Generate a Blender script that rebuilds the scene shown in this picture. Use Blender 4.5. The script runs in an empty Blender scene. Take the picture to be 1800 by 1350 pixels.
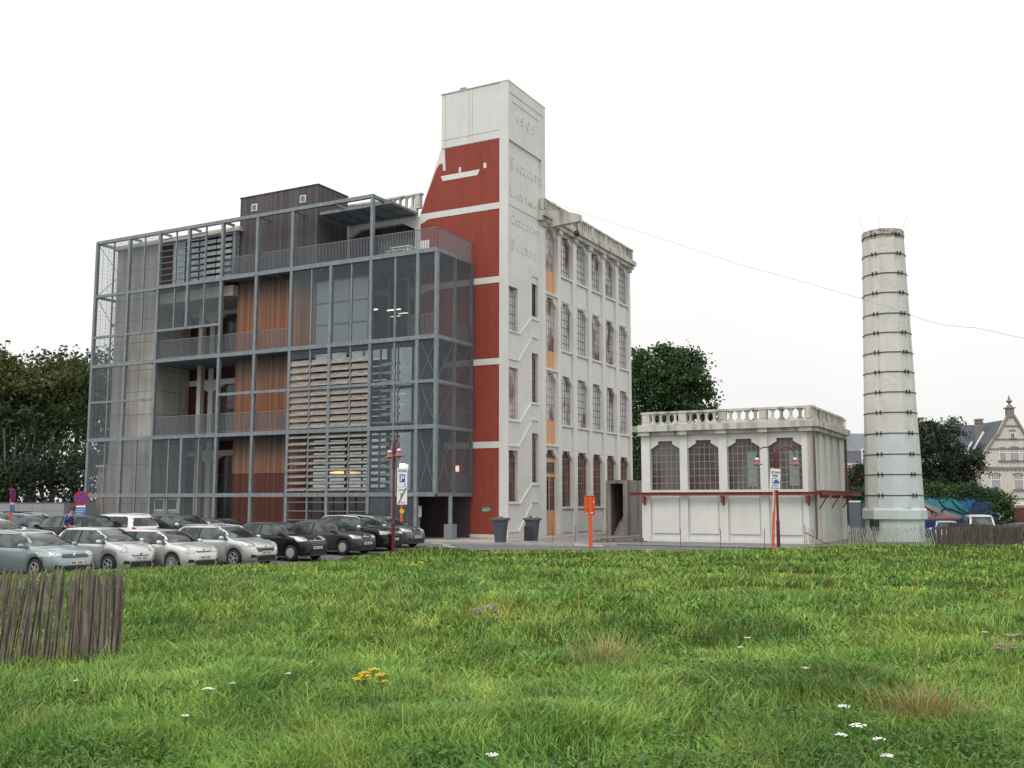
import bpy, bmesh, math, random
import numpy as np
from mathutils import Vector, Matrix
from mathutils.bvhtree import BVHTree
R=math.radians
rnd=random.Random(7)
nrng=np.random.default_rng(11)
sc=bpy.context.scene
COL=sc.collection
# ------------------------------------------------------------------ camera, world, sun
F=1779.0; PITCH=0.11546; YAW=0.49097; EYE=2.4
cam=bpy.data.cameras.new('camera'); camo=bpy.data.objects.new('camera',cam); COL.objects.link(camo)
camo.location=(0,0,EYE); camo.rotation_euler=(math.pi/2+PITCH,0,0)
cam.sensor_width=36; cam.lens=F/1800*36; cam.clip_start=0.1; cam.clip_end=3000
sc.camera=camo
w=bpy.data.worlds.new('World'); sc.world=w; w.use_nodes=True
nt=w.node_tree; nt.nodes.clear()
out=nt.nodes.new('ShaderNodeOutputWorld'); bg=nt.nodes.new('ShaderNodeBackground')
sky=nt.nodes.new('ShaderNodeTexSky'); sky.sky_type='NISHITA'; sky.sun_disc=False
SUN_EL=R(52); SUN_AZ=R(205)
sky.sun_elevation=SUN_EL; sky.sun_rotation=SUN_AZ; sky.air_density=1.0; sky.dust_density=6.0
hs=nt.nodes.new('ShaderNodeHueSaturation'); hs.inputs['Saturation'].default_value=0.12
nt.links.new(sky.outputs[0],hs.inputs['Color'])
mx=nt.nodes.new('ShaderNodeMix'); mx.data_type='RGBA'; mx.inputs[0].default_value=0.86
nt.links.new(hs.outputs[0],mx.inputs[6]); mx.inputs[7].default_value=(12.1,12.0,11.9,1)
# overcast: a little brighter overhead than at the horizon, with soft cloud tone
tcw=nt.nodes.new('ShaderNodeTexCoord'); spw=nt.nodes.new('ShaderNodeSeparateXYZ'); nt.links.new(tcw.outputs['Generated'],spw.inputs[0])
mrw=nt.nodes.new('ShaderNodeMapRange'); mrw.inputs[1].default_value=0; mrw.inputs[2].default_value=.75; mrw.inputs[3].default_value=.80; mrw.inputs[4].default_value=1.22; nt.links.new(spw.outputs[2],mrw.inputs[0])
now=nt.nodes.new('ShaderNodeTexNoise'); now.inputs['Scale'].default_value=2.2; now.inputs['Detail'].default_value=4; nt.links.new(tcw.outputs['Generated'],now.inputs['Vector'])
maw=nt.nodes.new('ShaderNodeMath'); maw.operation='MULTIPLY_ADD'; nt.links.new(now.outputs['Fac'],maw.inputs[0]); maw.inputs[1].default_value=.22; maw.inputs[2].default_value=.89
muw=nt.nodes.new('ShaderNodeMath'); muw.operation='MULTIPLY'; nt.links.new(maw.outputs[0],muw.inputs[0]); nt.links.new(mrw.outputs[0],muw.inputs[1])
scw=nt.nodes.new('ShaderNodeVectorMath'); scw.operation='SCALE'; nt.links.new(mx.outputs[2],scw.inputs[0]); nt.links.new(muw.outputs[0],scw.inputs['Scale'])
nt.links.new(scw.outputs[0],bg.inputs[0]); bg.inputs[1].default_value=0.105
nt.links.new(bg.outputs[0],out.inputs[0])
sd=bpy.data.lights.new('sun','SUN'); so=bpy.data.objects.new('sun',sd); COL.objects.link(so)
sd.energy=0.9; sd.angle=R(25); sd.color=(1,.96,.9)
so.rotation_euler=(math.pi/2-SUN_EL,0,math.pi-SUN_AZ+math.pi if False else 0)
dv=Vector((math.sin(SUN_AZ)*math.cos(SUN_EL),math.cos(SUN_AZ)*math.cos(SUN_EL),math.sin(SUN_EL)))
so.rotation_euler=dv.to_track_quat('Z','Y').to_euler(); so.location=(0,0,60)
sc.view_settings.view_transform='Standard'; sc.view_settings.look='None'; sc.view_settings.gamma=1; sc.view_settings.exposure=0
try: sc.cycles.use_adaptive_sampling=True; sc.cycles.max_bounces=6; sc.cycles.transparent_max_bounces=12
except Exception: pass

# ------------------------------------------------------------------ materials
MATS={}
def mat(name,col,rough=0.8,metal=0.0,var=0.0,scale=1.0,col2=None,stretch=(1,1,1),bump=0.0,bscale=None,spec=0.5,detail=6,ramp=(0.35,0.65),emit=None,coat=0.0,alpha=None,attr=None,transl=0.0):
    if name in MATS: return MATS[name]
    m=bpy.data.materials.new(name); m.use_nodes=True; n=m.node_tree; L=n.links
    b=n.nodes['Principled BSDF']; b.inputs['Roughness'].default_value=rough; b.inputs['Metallic'].default_value=metal
    b.inputs['Specular IOR Level'].default_value=spec
    if coat: b.inputs['Coat Weight'].default_value=coat; b.inputs['Coat Roughness'].default_value=0.04
    c=tuple(col)+(1,)
    b.inputs['Base Color'].default_value=c
    tc=None
    if var>0 or col2 or bump>0:
        tc=n.nodes.new('ShaderNodeTexCoord'); mp=n.nodes.new('ShaderNodeMapping'); mp.inputs['Scale'].default_value=stretch
        L.new(tc.outputs['Object'],mp.inputs[0])
    if var>0 or col2:
        no=n.nodes.new('ShaderNodeTexNoise'); no.inputs['Scale'].default_value=scale; no.inputs['Detail'].default_value=detail; no.inputs['Roughness'].default_value=.62
        L.new(mp.outputs[0],no.inputs['Vector'])
        rp=n.nodes.new('ShaderNodeValToRGB'); rp.color_ramp.elements[0].position=ramp[0]; rp.color_ramp.elements[1].position=ramp[1]
        c2=tuple(col2)+(1,) if col2 else tuple(min(1,x*(1-var)) for x in col)+(1,)
        c1=c if col2 else tuple(min(1,x*(1+var*.5)) for x in col)+(1,)
        rp.color_ramp.elements[0].color=c2; rp.color_ramp.elements[1].color=c1
        L.new(no.outputs['Fac'],rp.inputs[0]); last=rp.outputs[0]
        if attr:
            at=n.nodes.new('ShaderNodeAttribute'); at.attribute_name=attr
            mm=n.nodes.new('ShaderNodeMix'); mm.data_type='RGBA'; mm.blend_type='MULTIPLY'; mm.inputs[0].default_value=1
            L.new(last,mm.inputs[6]); L.new(at.outputs['Color'],mm.inputs[7]); last=mm.outputs[2]
        L.new(last,b.inputs['Base Color'])
        MATS[name+'#col']=last
    if bump>0:
        nb=n.nodes.new('ShaderNodeTexNoise'); nb.inputs['Scale'].default_value=bscale or scale*4; nb.inputs['Detail'].default_value=5
        L.new(mp.outputs[0],nb.inputs['Vector']); bp=n.nodes.new('ShaderNodeBump'); bp.inputs['Strength'].default_value=bump; bp.inputs['Distance'].default_value=.05
        L.new(nb.outputs['Fac'],bp.inputs['Height']); L.new(bp.outputs[0],b.inputs['Normal'])
    if transl>0:
        tr=n.nodes.new('ShaderNodeBsdfTranslucent'); ms=n.nodes.new('ShaderNodeMixShader'); ms.inputs[0].default_value=transl
        o=n.nodes['Material Output']
        if name+'#col' in MATS: L.new(MATS[name+'#col'],tr.inputs[0])
        else: tr.inputs[0].default_value=c
        L.new(b.outputs[0],ms.inputs[1]); L.new(tr.outputs[0],ms.inputs[2]); L.new(ms.outputs[0],o.inputs[0])
    if emit: b.inputs['Emission Color'].default_value=tuple(emit[:3])+(1,); b.inputs['Emission Strength'].default_value=emit[3]
    m.diffuse_color=c
    MATS[name]=m; return m
def glassmat(name,tint,trans=0.4,rough=0.03,refl=(0.8,0.85,0.88)):
    m=bpy.data.materials.new(name); m.use_nodes=True; n=m.node_tree; L=n.links; n.nodes.remove(n.nodes['Principled BSDF']); o=n.nodes['Material Output']
    t=n.nodes.new('ShaderNodeBsdfTransparent'); t.inputs[0].default_value=tuple(tint)+(1,)
    g=n.nodes.new('ShaderNodeBsdfGlossy'); g.inputs[0].default_value=tuple(refl)+(1,); g.inputs['Roughness'].default_value=rough
    ms=n.nodes.new('ShaderNodeMixShader'); ms.inputs[0].default_value=1-trans
    L.new(t.outputs[0],ms.inputs[1]); L.new(g.outputs[0],ms.inputs[2]); L.new(ms.outputs[0],o.inputs[0]); MATS[name]=m; return m
# walls of the mill: white paint on brick with drips of dirt, red paint with faint brick courses
def wallmat(name,base,dirt,course=0.0,streak=0.35,drip=(0.55,0.8),crack=0):
    m=mat(name,base,rough=0.85,var=.06,scale=0.6,bump=.12,bscale=9); n=m.node_tree; L=n.links; b=n.nodes['Principled BSDF']
    tc=n.nodes.new('ShaderNodeTexCoord'); mp=n.nodes.new('ShaderNodeMapping'); mp.inputs['Scale'].default_value=(1.6,1.6,.14); L.new(tc.outputs['Object'],mp.inputs[0])
    no=n.nodes.new('ShaderNodeTexNoise'); no.inputs['Scale'].default_value=1.3; no.inputs['Detail'].default_value=8; L.new(mp.outputs[0],no.inputs['Vector'])
    rp=n.nodes.new('ShaderNodeValToRGB'); rp.color_ramp.elements[0].position=drip[0]; rp.color_ramp.elements[1].position=drip[1]
    rp.color_ramp.elements[0].color=(0,0,0,1); rp.color_ramp.elements[1].color=(streak,)*3+(1,)
    L.new(no.outputs['Fac'],rp.inputs[0])
    mm=n.nodes.new('ShaderNodeMix'); mm.data_type='RGBA'; L.new(rp.outputs[0],mm.inputs[0]); L.new(MATS[name+'#col'],mm.inputs[6]); mm.inputs[7].default_value=tuple(dirt)+(1,)
    last=mm.outputs[2]
    if course>0:
        wv=n.nodes.new('ShaderNodeTexBrick'); mp2=n.nodes.new('ShaderNodeMapping'); mp2.inputs['Rotation'].default_value=(R(90),0,0); L.new(tc.outputs['Object'],mp2.inputs[0]); L.new(mp2.outputs[0],wv.inputs[0])
        wv.inputs['Scale'].default_value=1; wv.inputs['Brick Width'].default_value=.44; wv.inputs['Row Height'].default_value=.16; wv.inputs['Mortar Size'].default_value=.025
        wv.inputs['Color1'].default_value=(1,1,1,1); wv.inputs['Color2'].default_value=(1-course*.5,)*3+(1,); wv.inputs['Mortar'].default_value=(1-course,)*3+(1,)
        m2=n.nodes.new('ShaderNodeMix'); m2.data_type='RGBA'; m2.blend_type='MULTIPLY'; m2.inputs[0].default_value=1; L.new(last,m2.inputs[6]); L.new(wv.outputs[0],m2.inputs[7]); last=m2.outputs[2]
    if crack:
        mp3=n.nodes.new('ShaderNodeMapping'); mp3.inputs['Scale'].default_value=(.9,.9,1.7); L.new(tc.outputs['Object'],mp3.inputs[0])
        n3=n.nodes.new('ShaderNodeTexNoise'); n3.inputs['Scale'].default_value=2.0; L.new(mp3.outputs[0],n3.inputs['Vector'])
        a3=n.nodes.new('ShaderNodeVectorMath'); a3.operation='ADD'; L.new(mp3.outputs[0],a3.inputs[0]); L.new(n3.outputs['Color'],a3.inputs[1])
        vo=n.nodes.new('ShaderNodeTexVoronoi'); vo.feature='DISTANCE_TO_EDGE'; vo.inputs['Scale'].default_value=3.0; L.new(a3.outputs[0],vo.inputs['Vector'])
        lt=n.nodes.new('ShaderNodeMath'); lt.operation='LESS_THAN'; lt.inputs[1].default_value=.028; L.new(vo.outputs[0],lt.inputs[0])
        n4=n.nodes.new('ShaderNodeTexNoise'); n4.inputs['Scale'].default_value=1.1; L.new(tc.outputs['Object'],n4.inputs['Vector'])
        g4=n.nodes.new('ShaderNodeMath'); g4.operation='GREATER_THAN'; g4.inputs[1].default_value=.5; L.new(n4.outputs['Fac'],g4.inputs[0])
        m4=n.nodes.new('ShaderNodeMath'); m4.operation='MULTIPLY'; L.new(lt.outputs[0],m4.inputs[0]); L.new(g4.outputs[0],m4.inputs[1])
        m5=n.nodes.new('ShaderNodeMath'); m5.operation='MULTIPLY'; L.new(m4.outputs[0],m5.inputs[0]); m5.inputs[1].default_value=crack
        x5=n.nodes.new('ShaderNodeMix'); x5.data_type='RGBA'; L.new(m5.outputs[0],x5.inputs[0]); L.new(last,x5.inputs[6]); x5.inputs[7].default_value=tuple(dirt)+(1,); last=x5.outputs[2]
    L.new(last,b.inputs['Base Color']); return m
M_WHITE=wallmat('white_painted_masonry',(.66,.66,.63),(.36,.35,.31),0,.22,(.5,.85))
M_WHITEB=wallmat('white_painted_brick',(.64,.64,.61),(.40,.39,.36),.05,.16,(.55,.9))
M_STONE=wallmat('weathered_cornice_concrete',(.56,.54,.49),(.12,.115,.10),0,.8,(.47,.72))
M_RED=wallmat('red_painted_brick',(.31,.056,.035),(.20,.038,.027),.18,.6,(.42,.75))
M_CONC=wallmat('raw_board_concrete',(.46,.445,.405),(.17,.16,.14),0,.6,(.4,.72))
M_CONCD=wallmat('grimy_concrete',(.27,.25,.22),(.08,.072,.065),0,.85,(.42,.7))
M_ROOF=mat('dark_roof_felt',(.09,.09,.095),.9,var=.2)
M_STEEL=mat('galvanised_steel',(.215,.248,.268),.5,metal=.25,var=.25,scale=5,stretch=(1,1,.5))
M_MESH=mat('woven_wire',(.20,.235,.255),.6,metal=.2)
M_RAIL=mat('grey_railing_steel',(.20,.22,.24),.6,metal=.15)
M_DARK=mat('dark_interior',(.030,.030,.034),.9)
M_INT=mat('interior_plaster',(.30,.29,.27),.9,var=.2)
M_ORANGE=mat('orange_window_steel',(.46,.21,.12),.6,var=.3,scale=2)
M_PLY=mat('orange_plywood',(.66,.36,.19),.7,var=.18,scale=1.2,stretch=(4,4,.4))
M_BROWNF=mat('brown_painted_frame',(.13,.07,.055),.7)
M_LOUV=mat('greyed_timber_louvre',(.30,.27,.24),.85,var=.5,scale=2.2,stretch=(.8,3,8))
M_LOUVG=mat('grey_louvre_blade',(.36,.41,.42),.6,var=.2,scale=2)
M_RSTEEL=mat('red_oxide_rail',(.20,.05,.035),.75,var=.3,scale=4)
M_ORPOST=mat('orange_post_paint',(.66,.105,.03),.45,var=.1,scale=3)
M_LAMPRED=mat('dark_red_lamp_paint',(.13,.02,.024),.38,var=.2,scale=6)
M_LAMPHAT=mat('faded_red_lamp_paint',(.30,.085,.09),.35,var=.25,scale=9)
M_WHITEP=mat('white_enamel',(.78,.78,.76),.4)
M_LBL=mat('sign_blue',(.02,.06,.38),.4)
M_BLACK=mat('black_paint',(.02,.02,.02),.5)
M_ASPH=mat('asphalt',(.135,.135,.14),.92,var=.25,scale=1.2,bump=.2,bscale=30)
M_PAVE=mat('pale_concrete_paving',(.36,.34,.31),.9,var=.2,scale=1.4,bump=.1,bscale=20)
M_GRAVEL=mat('grey_gravel',(.24,.235,.225),.95,var=.45,scale=14,detail=9,bump=.5,bscale=30)
M_ROADW=mat('white_road_paint',(.62,.62,.6),.8,var=.2,scale=6)
M_SOIL=mat('mossy_soil',(.045,.075,.018),1,var=.5,scale=3,spec=0.0)
def woodmat(name,lo,mid,top,z0,z1,zt):
    m=mat(name,mid,.8); n=m.node_tree; L=n.links; b=n.nodes['Principled BSDF']
    tc=n.nodes.new('ShaderNodeTexCoord'); sp=n.nodes.new('ShaderNodeSeparateXYZ'); L.new(tc.outputs['Object'],sp.inputs[0])
    mp=n.nodes.new('ShaderNodeMapping'); mp.inputs['Scale'].default_value=(13,13,.3); L.new(tc.outputs['Object'],mp.inputs[0])
    no=n.nodes.new('ShaderNodeTexNoise'); no.inputs['Scale'].default_value=1.4; no.inputs['Detail'].default_value=9; no.inputs['Roughness'].default_value=.7; L.new(mp.outputs[0],no.inputs['Vector'])
    # height within each storey, disturbed by the grain: greyer and darker towards the storey head
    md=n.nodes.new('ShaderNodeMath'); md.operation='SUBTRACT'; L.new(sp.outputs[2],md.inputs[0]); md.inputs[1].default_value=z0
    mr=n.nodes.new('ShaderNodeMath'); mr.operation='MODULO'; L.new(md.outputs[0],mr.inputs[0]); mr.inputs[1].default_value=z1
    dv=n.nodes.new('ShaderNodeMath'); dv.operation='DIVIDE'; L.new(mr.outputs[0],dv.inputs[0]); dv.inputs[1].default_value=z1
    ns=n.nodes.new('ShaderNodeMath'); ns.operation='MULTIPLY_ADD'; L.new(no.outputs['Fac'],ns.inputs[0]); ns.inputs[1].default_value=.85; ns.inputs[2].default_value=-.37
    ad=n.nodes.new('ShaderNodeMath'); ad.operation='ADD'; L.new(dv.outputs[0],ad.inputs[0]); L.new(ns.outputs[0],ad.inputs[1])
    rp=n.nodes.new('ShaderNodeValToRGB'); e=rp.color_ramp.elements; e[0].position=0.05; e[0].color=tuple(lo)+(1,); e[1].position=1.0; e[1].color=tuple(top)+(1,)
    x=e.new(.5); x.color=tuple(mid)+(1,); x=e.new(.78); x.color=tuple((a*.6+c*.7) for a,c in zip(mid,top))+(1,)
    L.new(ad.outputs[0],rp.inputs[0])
    # board joints
    sm=n.nodes.new('ShaderNodeMath'); sm.operation='ADD'; L.new(sp.outputs[0],sm.inputs[0]); L.new(sp.outputs[1],sm.inputs[1])
    fr=n.nodes.new('ShaderNodeMath'); fr.operation='MULTIPLY'; L.new(sm.outputs[0],fr.inputs[0]); fr.inputs[1].default_value=5.2
    f2=n.nodes.new('ShaderNodeMath'); f2.operation='FRACT'; L.new(fr.outputs[0],f2.inputs[0])
    gt=n.nodes.new('ShaderNodeMath'); gt.operation='GREATER_THAN'; L.new(f2.outputs[0],gt.inputs[0]); gt.inputs[1].default_value=.2
    fl=n.nodes.new('ShaderNodeMath'); fl.operation='FLOOR'; L.new(fr.outputs[0],fl.inputs[0])
    wn=n.nodes.new('ShaderNodeTexWhiteNoise'); wn.noise_dimensions='1D'; L.new(fl.outputs[0],wn.inputs['W'])
    bv=n.nodes.new('ShaderNodeMath'); bv.operation='MULTIPLY_ADD'; L.new(wn.outputs[0],bv.inputs[0]); bv.inputs[1].default_value=.5; bv.inputs[2].default_value=.72
    g2=n.nodes.new('ShaderNodeMath'); g2.operation='MULTIPLY_ADD'; L.new(gt.outputs[0],g2.inputs[0]); g2.inputs[1].default_value=.45; g2.inputs[2].default_value=.55
    g3=n.nodes.new('ShaderNodeMath'); g3.operation='MULTIPLY'; L.new(bv.outputs[0],g3.inputs[0]); L.new(g2.outputs[0],g3.inputs[1])
    mm=n.nodes.new('ShaderNodeVectorMath'); mm.operation='SCALE'; L.new(rp.outputs[0],mm.inputs[0]); L.new(g3.outputs[0],mm.inputs['Scale'])
    L.new(mm.outputs[0],b.inputs['Base Color']); return m
M_WOOD=woodmat('streaked_cedar_boards',(.34,.12,.046),(.24,.108,.056),(.078,.072,.066),1.52,5.78,1)
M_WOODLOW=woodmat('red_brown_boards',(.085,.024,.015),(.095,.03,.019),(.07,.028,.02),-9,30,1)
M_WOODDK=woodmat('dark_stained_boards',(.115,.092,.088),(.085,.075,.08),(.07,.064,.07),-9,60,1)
M_CURT=glassmat('curtain_wall_glass',(.55,.66,.68),.52,.04,(.66,.76,.79))
M_SKYPANE=mat('painted_sky_glazing',(.30,.37,.395),.12,var=.12,scale=.25,spec=.8)  # opaque panes, the reflected sky is painted into the base colour
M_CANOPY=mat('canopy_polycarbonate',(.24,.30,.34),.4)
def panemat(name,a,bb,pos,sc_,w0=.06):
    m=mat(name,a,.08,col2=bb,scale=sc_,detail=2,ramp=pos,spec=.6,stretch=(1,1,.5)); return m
M_PANEL=panemat('pane_painted_sky',(.47,.48,.50),(.13,.075,.07),(.40,.48),.5)  # bright sky and dark room painted as blotches in the base colour
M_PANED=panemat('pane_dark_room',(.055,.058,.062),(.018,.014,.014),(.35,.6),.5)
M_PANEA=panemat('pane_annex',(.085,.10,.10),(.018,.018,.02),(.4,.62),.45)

# ------------------------------------------------------------------ mesh builder
def tag(o,label=None,cat=None,group=None,kind=None):
    if label: o['label']=label
    if cat: o['category']=cat
    if group: o['group']=group
    if kind: o['kind']=kind
    return o
def thing(name,label,cat,loc=(0,0,0),rz=0.0,group=None,scale=1.0,parent=None):
    o=bpy.data.objects.new(name,None); COL.objects.link(o); o.location=loc; o.rotation_euler=(0,0,rz); o.scale=(scale,)*3
    o.empty_display_size=.3
    return tag(o,label,cat,group)
ID=lambda u,v,w_:(u,v,w_)
class MB:
    def __init__(s): s.v=[]; s.f=[]
    def add(s,vs,fs):
        b=len(s.v); s.v+= [tuple(p) for p in vs]; s.f+=[tuple(i+b for i in f) for f in fs]; return s
    def box(s,x0,x1,y0,y1,z0,z1,mp=None):
        if x0>x1:x0,x1=x1,x0
        if y0>y1:y0,y1=y1,y0
        if z0>z1:z0,z1=z1,z0
        vs=[(x,y,z) for x in (x0,x1) for y in (y0,y1) for z in (z0,z1)]
        if mp: vs=[mp(*p) for p in vs]
        return s.add(vs,[(0,1,3,2),(4,6,7,5),(0,4,5,1),(2,3,7,6),(0,2,6,4),(1,5,7,3)])
    def prism(s,pts,w0,w1,mp):   # pts (u,v), extruded w0..w1
        n=len(pts); vs=[mp(u,v,w0) for u,v in pts]+[mp(u,v,w1) for u,v in pts]
        return s.add(vs,[tuple(range(n)),tuple(range(2*n-1,n-1,-1))]+[(i,(i+1)%n,(i+1)%n+n,i+n) for i in range(n)])
    def beam(s,a,b,wd,hd=None,up=(0,0,1)):
        a=Vector(a); b=Vector(b); d=(b-a).normalized(); hd=hd or wd; u=Vector(up)
        if abs(d.dot(u))>.98: u=Vector((1,0,0))
        sd_=d.cross(u).normalized(); uu=sd_.cross(d).normalized()
        vs=[p+sd_*(i*wd/2)+uu*(j*hd/2) for p in (a,b) for i in (-1,1) for j in (-1,1)]
        return s.add(vs,[(0,1,3,2),(4,6,7,5),(0,4,5,1),(2,3,7,6),(0,2,6,4),(1,5,7,3)])
    def tube(s,pts,r,n=8,caps=True):
        pts=[Vector(p) for p in pts]; k=len(pts); rr=r if isinstance(r,(list,tuple)) else [r]*k; vs=[]; pu=None
        for i,p in enumerate(pts):
            d=(pts[min(i+1,k-1)]-pts[max(i-1,0)]).normalized()
            if pu is None: pu=Vector((1,0,0)) if abs(d.x)<.9 else Vector((0,1,0))
            a=d.cross(pu).normalized(); b=a.cross(d).normalized(); pu=b
            vs+=[p+(a*math.cos(t)+b*math.sin(t))*rr[i] for t in [2*math.pi*j/n for j in range(n)]]
        fs=[(i*n+j,i*n+(j+1)%n,(i+1)*n+(j+1)%n,(i+1)*n+j) for i in range(k-1) for j in range(n)]
        if caps: fs+=[tuple(range(n-1,-1,-1)),tuple(range((k-1)*n,k*n))]
        return s.add(vs,fs)
    def lathe(s,prof,c=(0,0,0),n=16,rot=0,sx=1,sy=1,caps=True):
        k=len(prof); vs=[(c[0]+sx*r*math.cos(rot+2*math.pi*j/n),c[1]+sy*r*math.sin(rot+2*math.pi*j/n),c[2]+z) for r,z in prof for j in range(n)]
        fs=[(i*n+j,i*n+(j+1)%n,(i+1)*n+(j+1)%n,(i+1)*n+j) for i in range(k-1) for j in range(n)]
        if caps: fs+=[tuple(range(n-1,-1,-1)),tuple(range((k-1)*n,k*n))]
        return s.add(vs,fs)
    def build(s,name,m,parent=None,smooth=False,label=None,bevel=0):
        me=bpy.data.meshes.new(name); me.from_pydata([tuple(p) for p in s.v],[],s.f); me.update()
        bm=bmesh.new(); bm.from_mesh(me); bmesh.ops.recalc_face_normals(bm,faces=bm.faces); bm.to_mesh(me); bm.free()
        for mm in (m if isinstance(m,(list,tuple)) else [m]): me.materials.append(mm)
        if smooth: me.polygons.foreach_set('use_smooth',[True]*len(me.polygons))
        o=bpy.data.objects.new(name,me); COL.objects.link(o)
        if parent is not None: o.parent=parent
        if label: o['label']=label
        if bevel:
            md=o.modifiers.new('bevel','BEVEL'); md.width=bevel; md.segments=2; md.limit_method='ANGLE'; md.angle_limit=R(40)
        return o
def copy_tree(o,parent=None,**kw):
    kids=list(o.children); c=o.copy(); COL.objects.link(c)
    if parent is not None: c.parent=parent
    for k in kids: copy_tree(k,c)
    return c
def text_mesh(name,s,size,ext,m,parent,mtx,align='LEFT',bold=False,label=None,xs=1.0):
    cu=bpy.data.curves.new(name,'FONT'); cu.body=s; cu.size=size; cu.extrude=ext; cu.align_x=align; cu.resolution_u=3
    if bold: cu.offset=size*.018
    o=bpy.data.objects.new('tmp',cu); COL.objects.link(o)
    dg=bpy.context.evaluated_depsgraph_get(); me=bpy.data.meshes.new_from_object(o.evaluated_get(dg)); me.name=name
    me.transform(mtx@Matrix.Diagonal((xs,1,1,1)))
    me.materials.clear(); me.materials.append(m)
    bpy.data.objects.remove(o); ob=bpy.data.objects.new(name,me); COL.objects.link(ob); ob.parent=parent
    if label: ob['label']=label
    return ob
def W(px,py,d):   # world point at horizontal forward distance d seen at a place in the photograph (measured offline)
    X=(px-900)/F; Y=-(py-675)/F; cp,sp_=math.cos(PITCH),math.sin(PITCH)
    t=d/(cp-Y*sp_); return Vector((X*t,d,EYE+(sp_+Y*cp)*t))
GZ=.24
def sstep(a,b,x): t=min(1,max(0,(x-a)/(b-a))); return t*t*(3-2*t)
BL0=np.array([-12.7+.75,35-.4]); BD=np.array([.471,.882])
def nss(a,c,x): t=np.clip((x-a)/(c-a),0,1); return t*t*(3-2*t)
def lotz(x,y):
    x=np.asarray(x,float); y=np.asarray(y,float); dl=(x-BL0[0])*BD[1]-(y-BL0[1])*BD[0]
    return GZ*np.maximum(nss(37,50,y),nss(5.5,9.5,-dl)*nss(20,30,y))-.67*nss(58,62,y)*nss(15.5,19,x)
def lot_z(x,y): return float(lotz(x,y))
S=.9
BORG=(-.26148518*S,67.17836104*S,GZ)
EX=Vector((math.cos(YAW),-math.sin(YAW),0)); EY=Vector((math.sin(YAW),math.cos(YAW),0))
# ------------------------------------------------------------------ the mill
mR=lambda u,v,w_:(w_,u,v)
mL=lambda u,v,w_:(u,-w_,v)
mill=thing('mill_building','tall white factory building with red left wall, 1909 on its tower and tall multi-pane windows','factory building',BORG,-YAW,scale=S)
b=MB()
b.box(-34,-.45,.4,22.45,0,22.65)                         # body behind the facades
b.build('wall',M_WHITE,mill)
# tower mass (sloped shoulder on the left)
b=MB(); b.prism([(-7.1,0),(-7.1,22.3),(-7.35,22.4),(-5.44,27.4),(-5.44,31.36),(-.36,31.36),(-.36,0)],-5.7,-.03,mL)
b.box(-.36,-.14,.0,5.75,17.8,31.36); b.box(-.14,0,0,5.75,27.2,31.36); b.box(-.14,0,0,.1,0,27.2); b.box(-.14,0,5.12,5.75,0,27.2)
b.box(-.36,-.14,5.12,5.75,0,17.8); b.box(-.36,-.14,0,.1,0,17.8)
b.box(-.68,.012,-.012,0,0,31.36)
b.box(-5.5,.03,-.04,5.8,31.36,31.42)
# raised frames and joints on the head block
for a in ((.14,5.35,30.58,30.66),(.55,4.72,30.02,30.1)): b.box(0,.04,a[0],a[1],a[2],a[3])
for a in ((5.27,5.35,27.7,30.58),(4.64,4.72,28.3,30.02)): b.box(0,.04,a[0],a[1],a[2],a[3])
b.prism([(-5.44,27.36),(-.68,27.36),(-.68,27.42),(-5.44,27.42)],.012,.03,mL)
b.build('tower',M_WHITE,mill)
b=MB()
for x in (-5.1,-2.9,-3.15): b.prism([(x,27.45),(x+.02,27.45),(x+.02,31.3),(x,31.3)],-.03,-.022,mL)
b.prism([(-5.4,27.93),(-.68,27.93),(-.68,27.96),(-5.4,27.96)],-.03,-.022,mL)
b.build('panel_joint',mat('joint_grey',(.30,.30,.29)),mill)
b=MB(); b.tube([(-4.2,.5,31.4),(-4.2,.5,31.62),(-4.05,.5,31.74),(-3.75,.5,31.72),(-3.55,.5,31.6)],.09); b.build('roof_vent',M_STEEL,mill)
b=MB(); b.prism([(-7.1,.22),(-.68,.22),(-.68,27.33),(-5.13,27.33),(-5.04,25.7),(-5.28,25.74),(-5.32,26.26),(-5.56,26.27),(-5.8,25.96),(-6.62,24.13),(-7.1,22.85)],-.03,0,mL)
b.build('red_wall',M_RED,mill)
b=MB(); b.prism([(-7.1,0),(-.68,0),(-.68,.22),(-7.1,.22)],-.03,-.005,mL); b.build('wall_base',M_WHITE,mill)
for z0,z1 in ((5.95,6.38),(11.58,12.0),(17.19,17.62),(22.35,22.79)): b=MB(); b.prism([(-7.1,z0-.3),(-6.4,z0),(-.68,z0),(-.68,z1),(-7.1,z1)],0,.025,mL); b.build('floor_band',M_WHITE,mill)
b=MB()
b.prism([(-5.43,25.34),(-2.23,25.36),(-2.44,24.97),(-5.27,24.97)],0,.012,mL); b.prism([(-3.94,25.36),(-3.77,25.36),(-3.77,25.76),(-3.94,25.76)],0,.012,mL)
b.prism([(-1.95,25.38),(-1.72,25.38),(-1.72,25.75),(-1.95,25.75)],0,.012,mL)
b.build('painted_boat',mat('white_paint_mark',(.7,.7,.68),.8,var=.08,scale=3),mill,label='white painted boat shape left on the red wall')
mtR=lambda y,z,wv: Matrix(((0,0,1,wv),(1,0,0,y),(0,1,0,z),(0,0,0,1)))
mtL=lambda x,z,wv: Matrix(((1,0,0,x),(0,0,-1,-wv),(0,1,0,z),(0,0,0,1)))
for ch,y in (('1',1.1),('9',1.82),('0',2.72),('9',3.6)): text_mesh('raised_digit',ch,1.0,.035,M_WHITE,mill,mtR(y,28.75,.02),bold=True,xs=.85)
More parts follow.
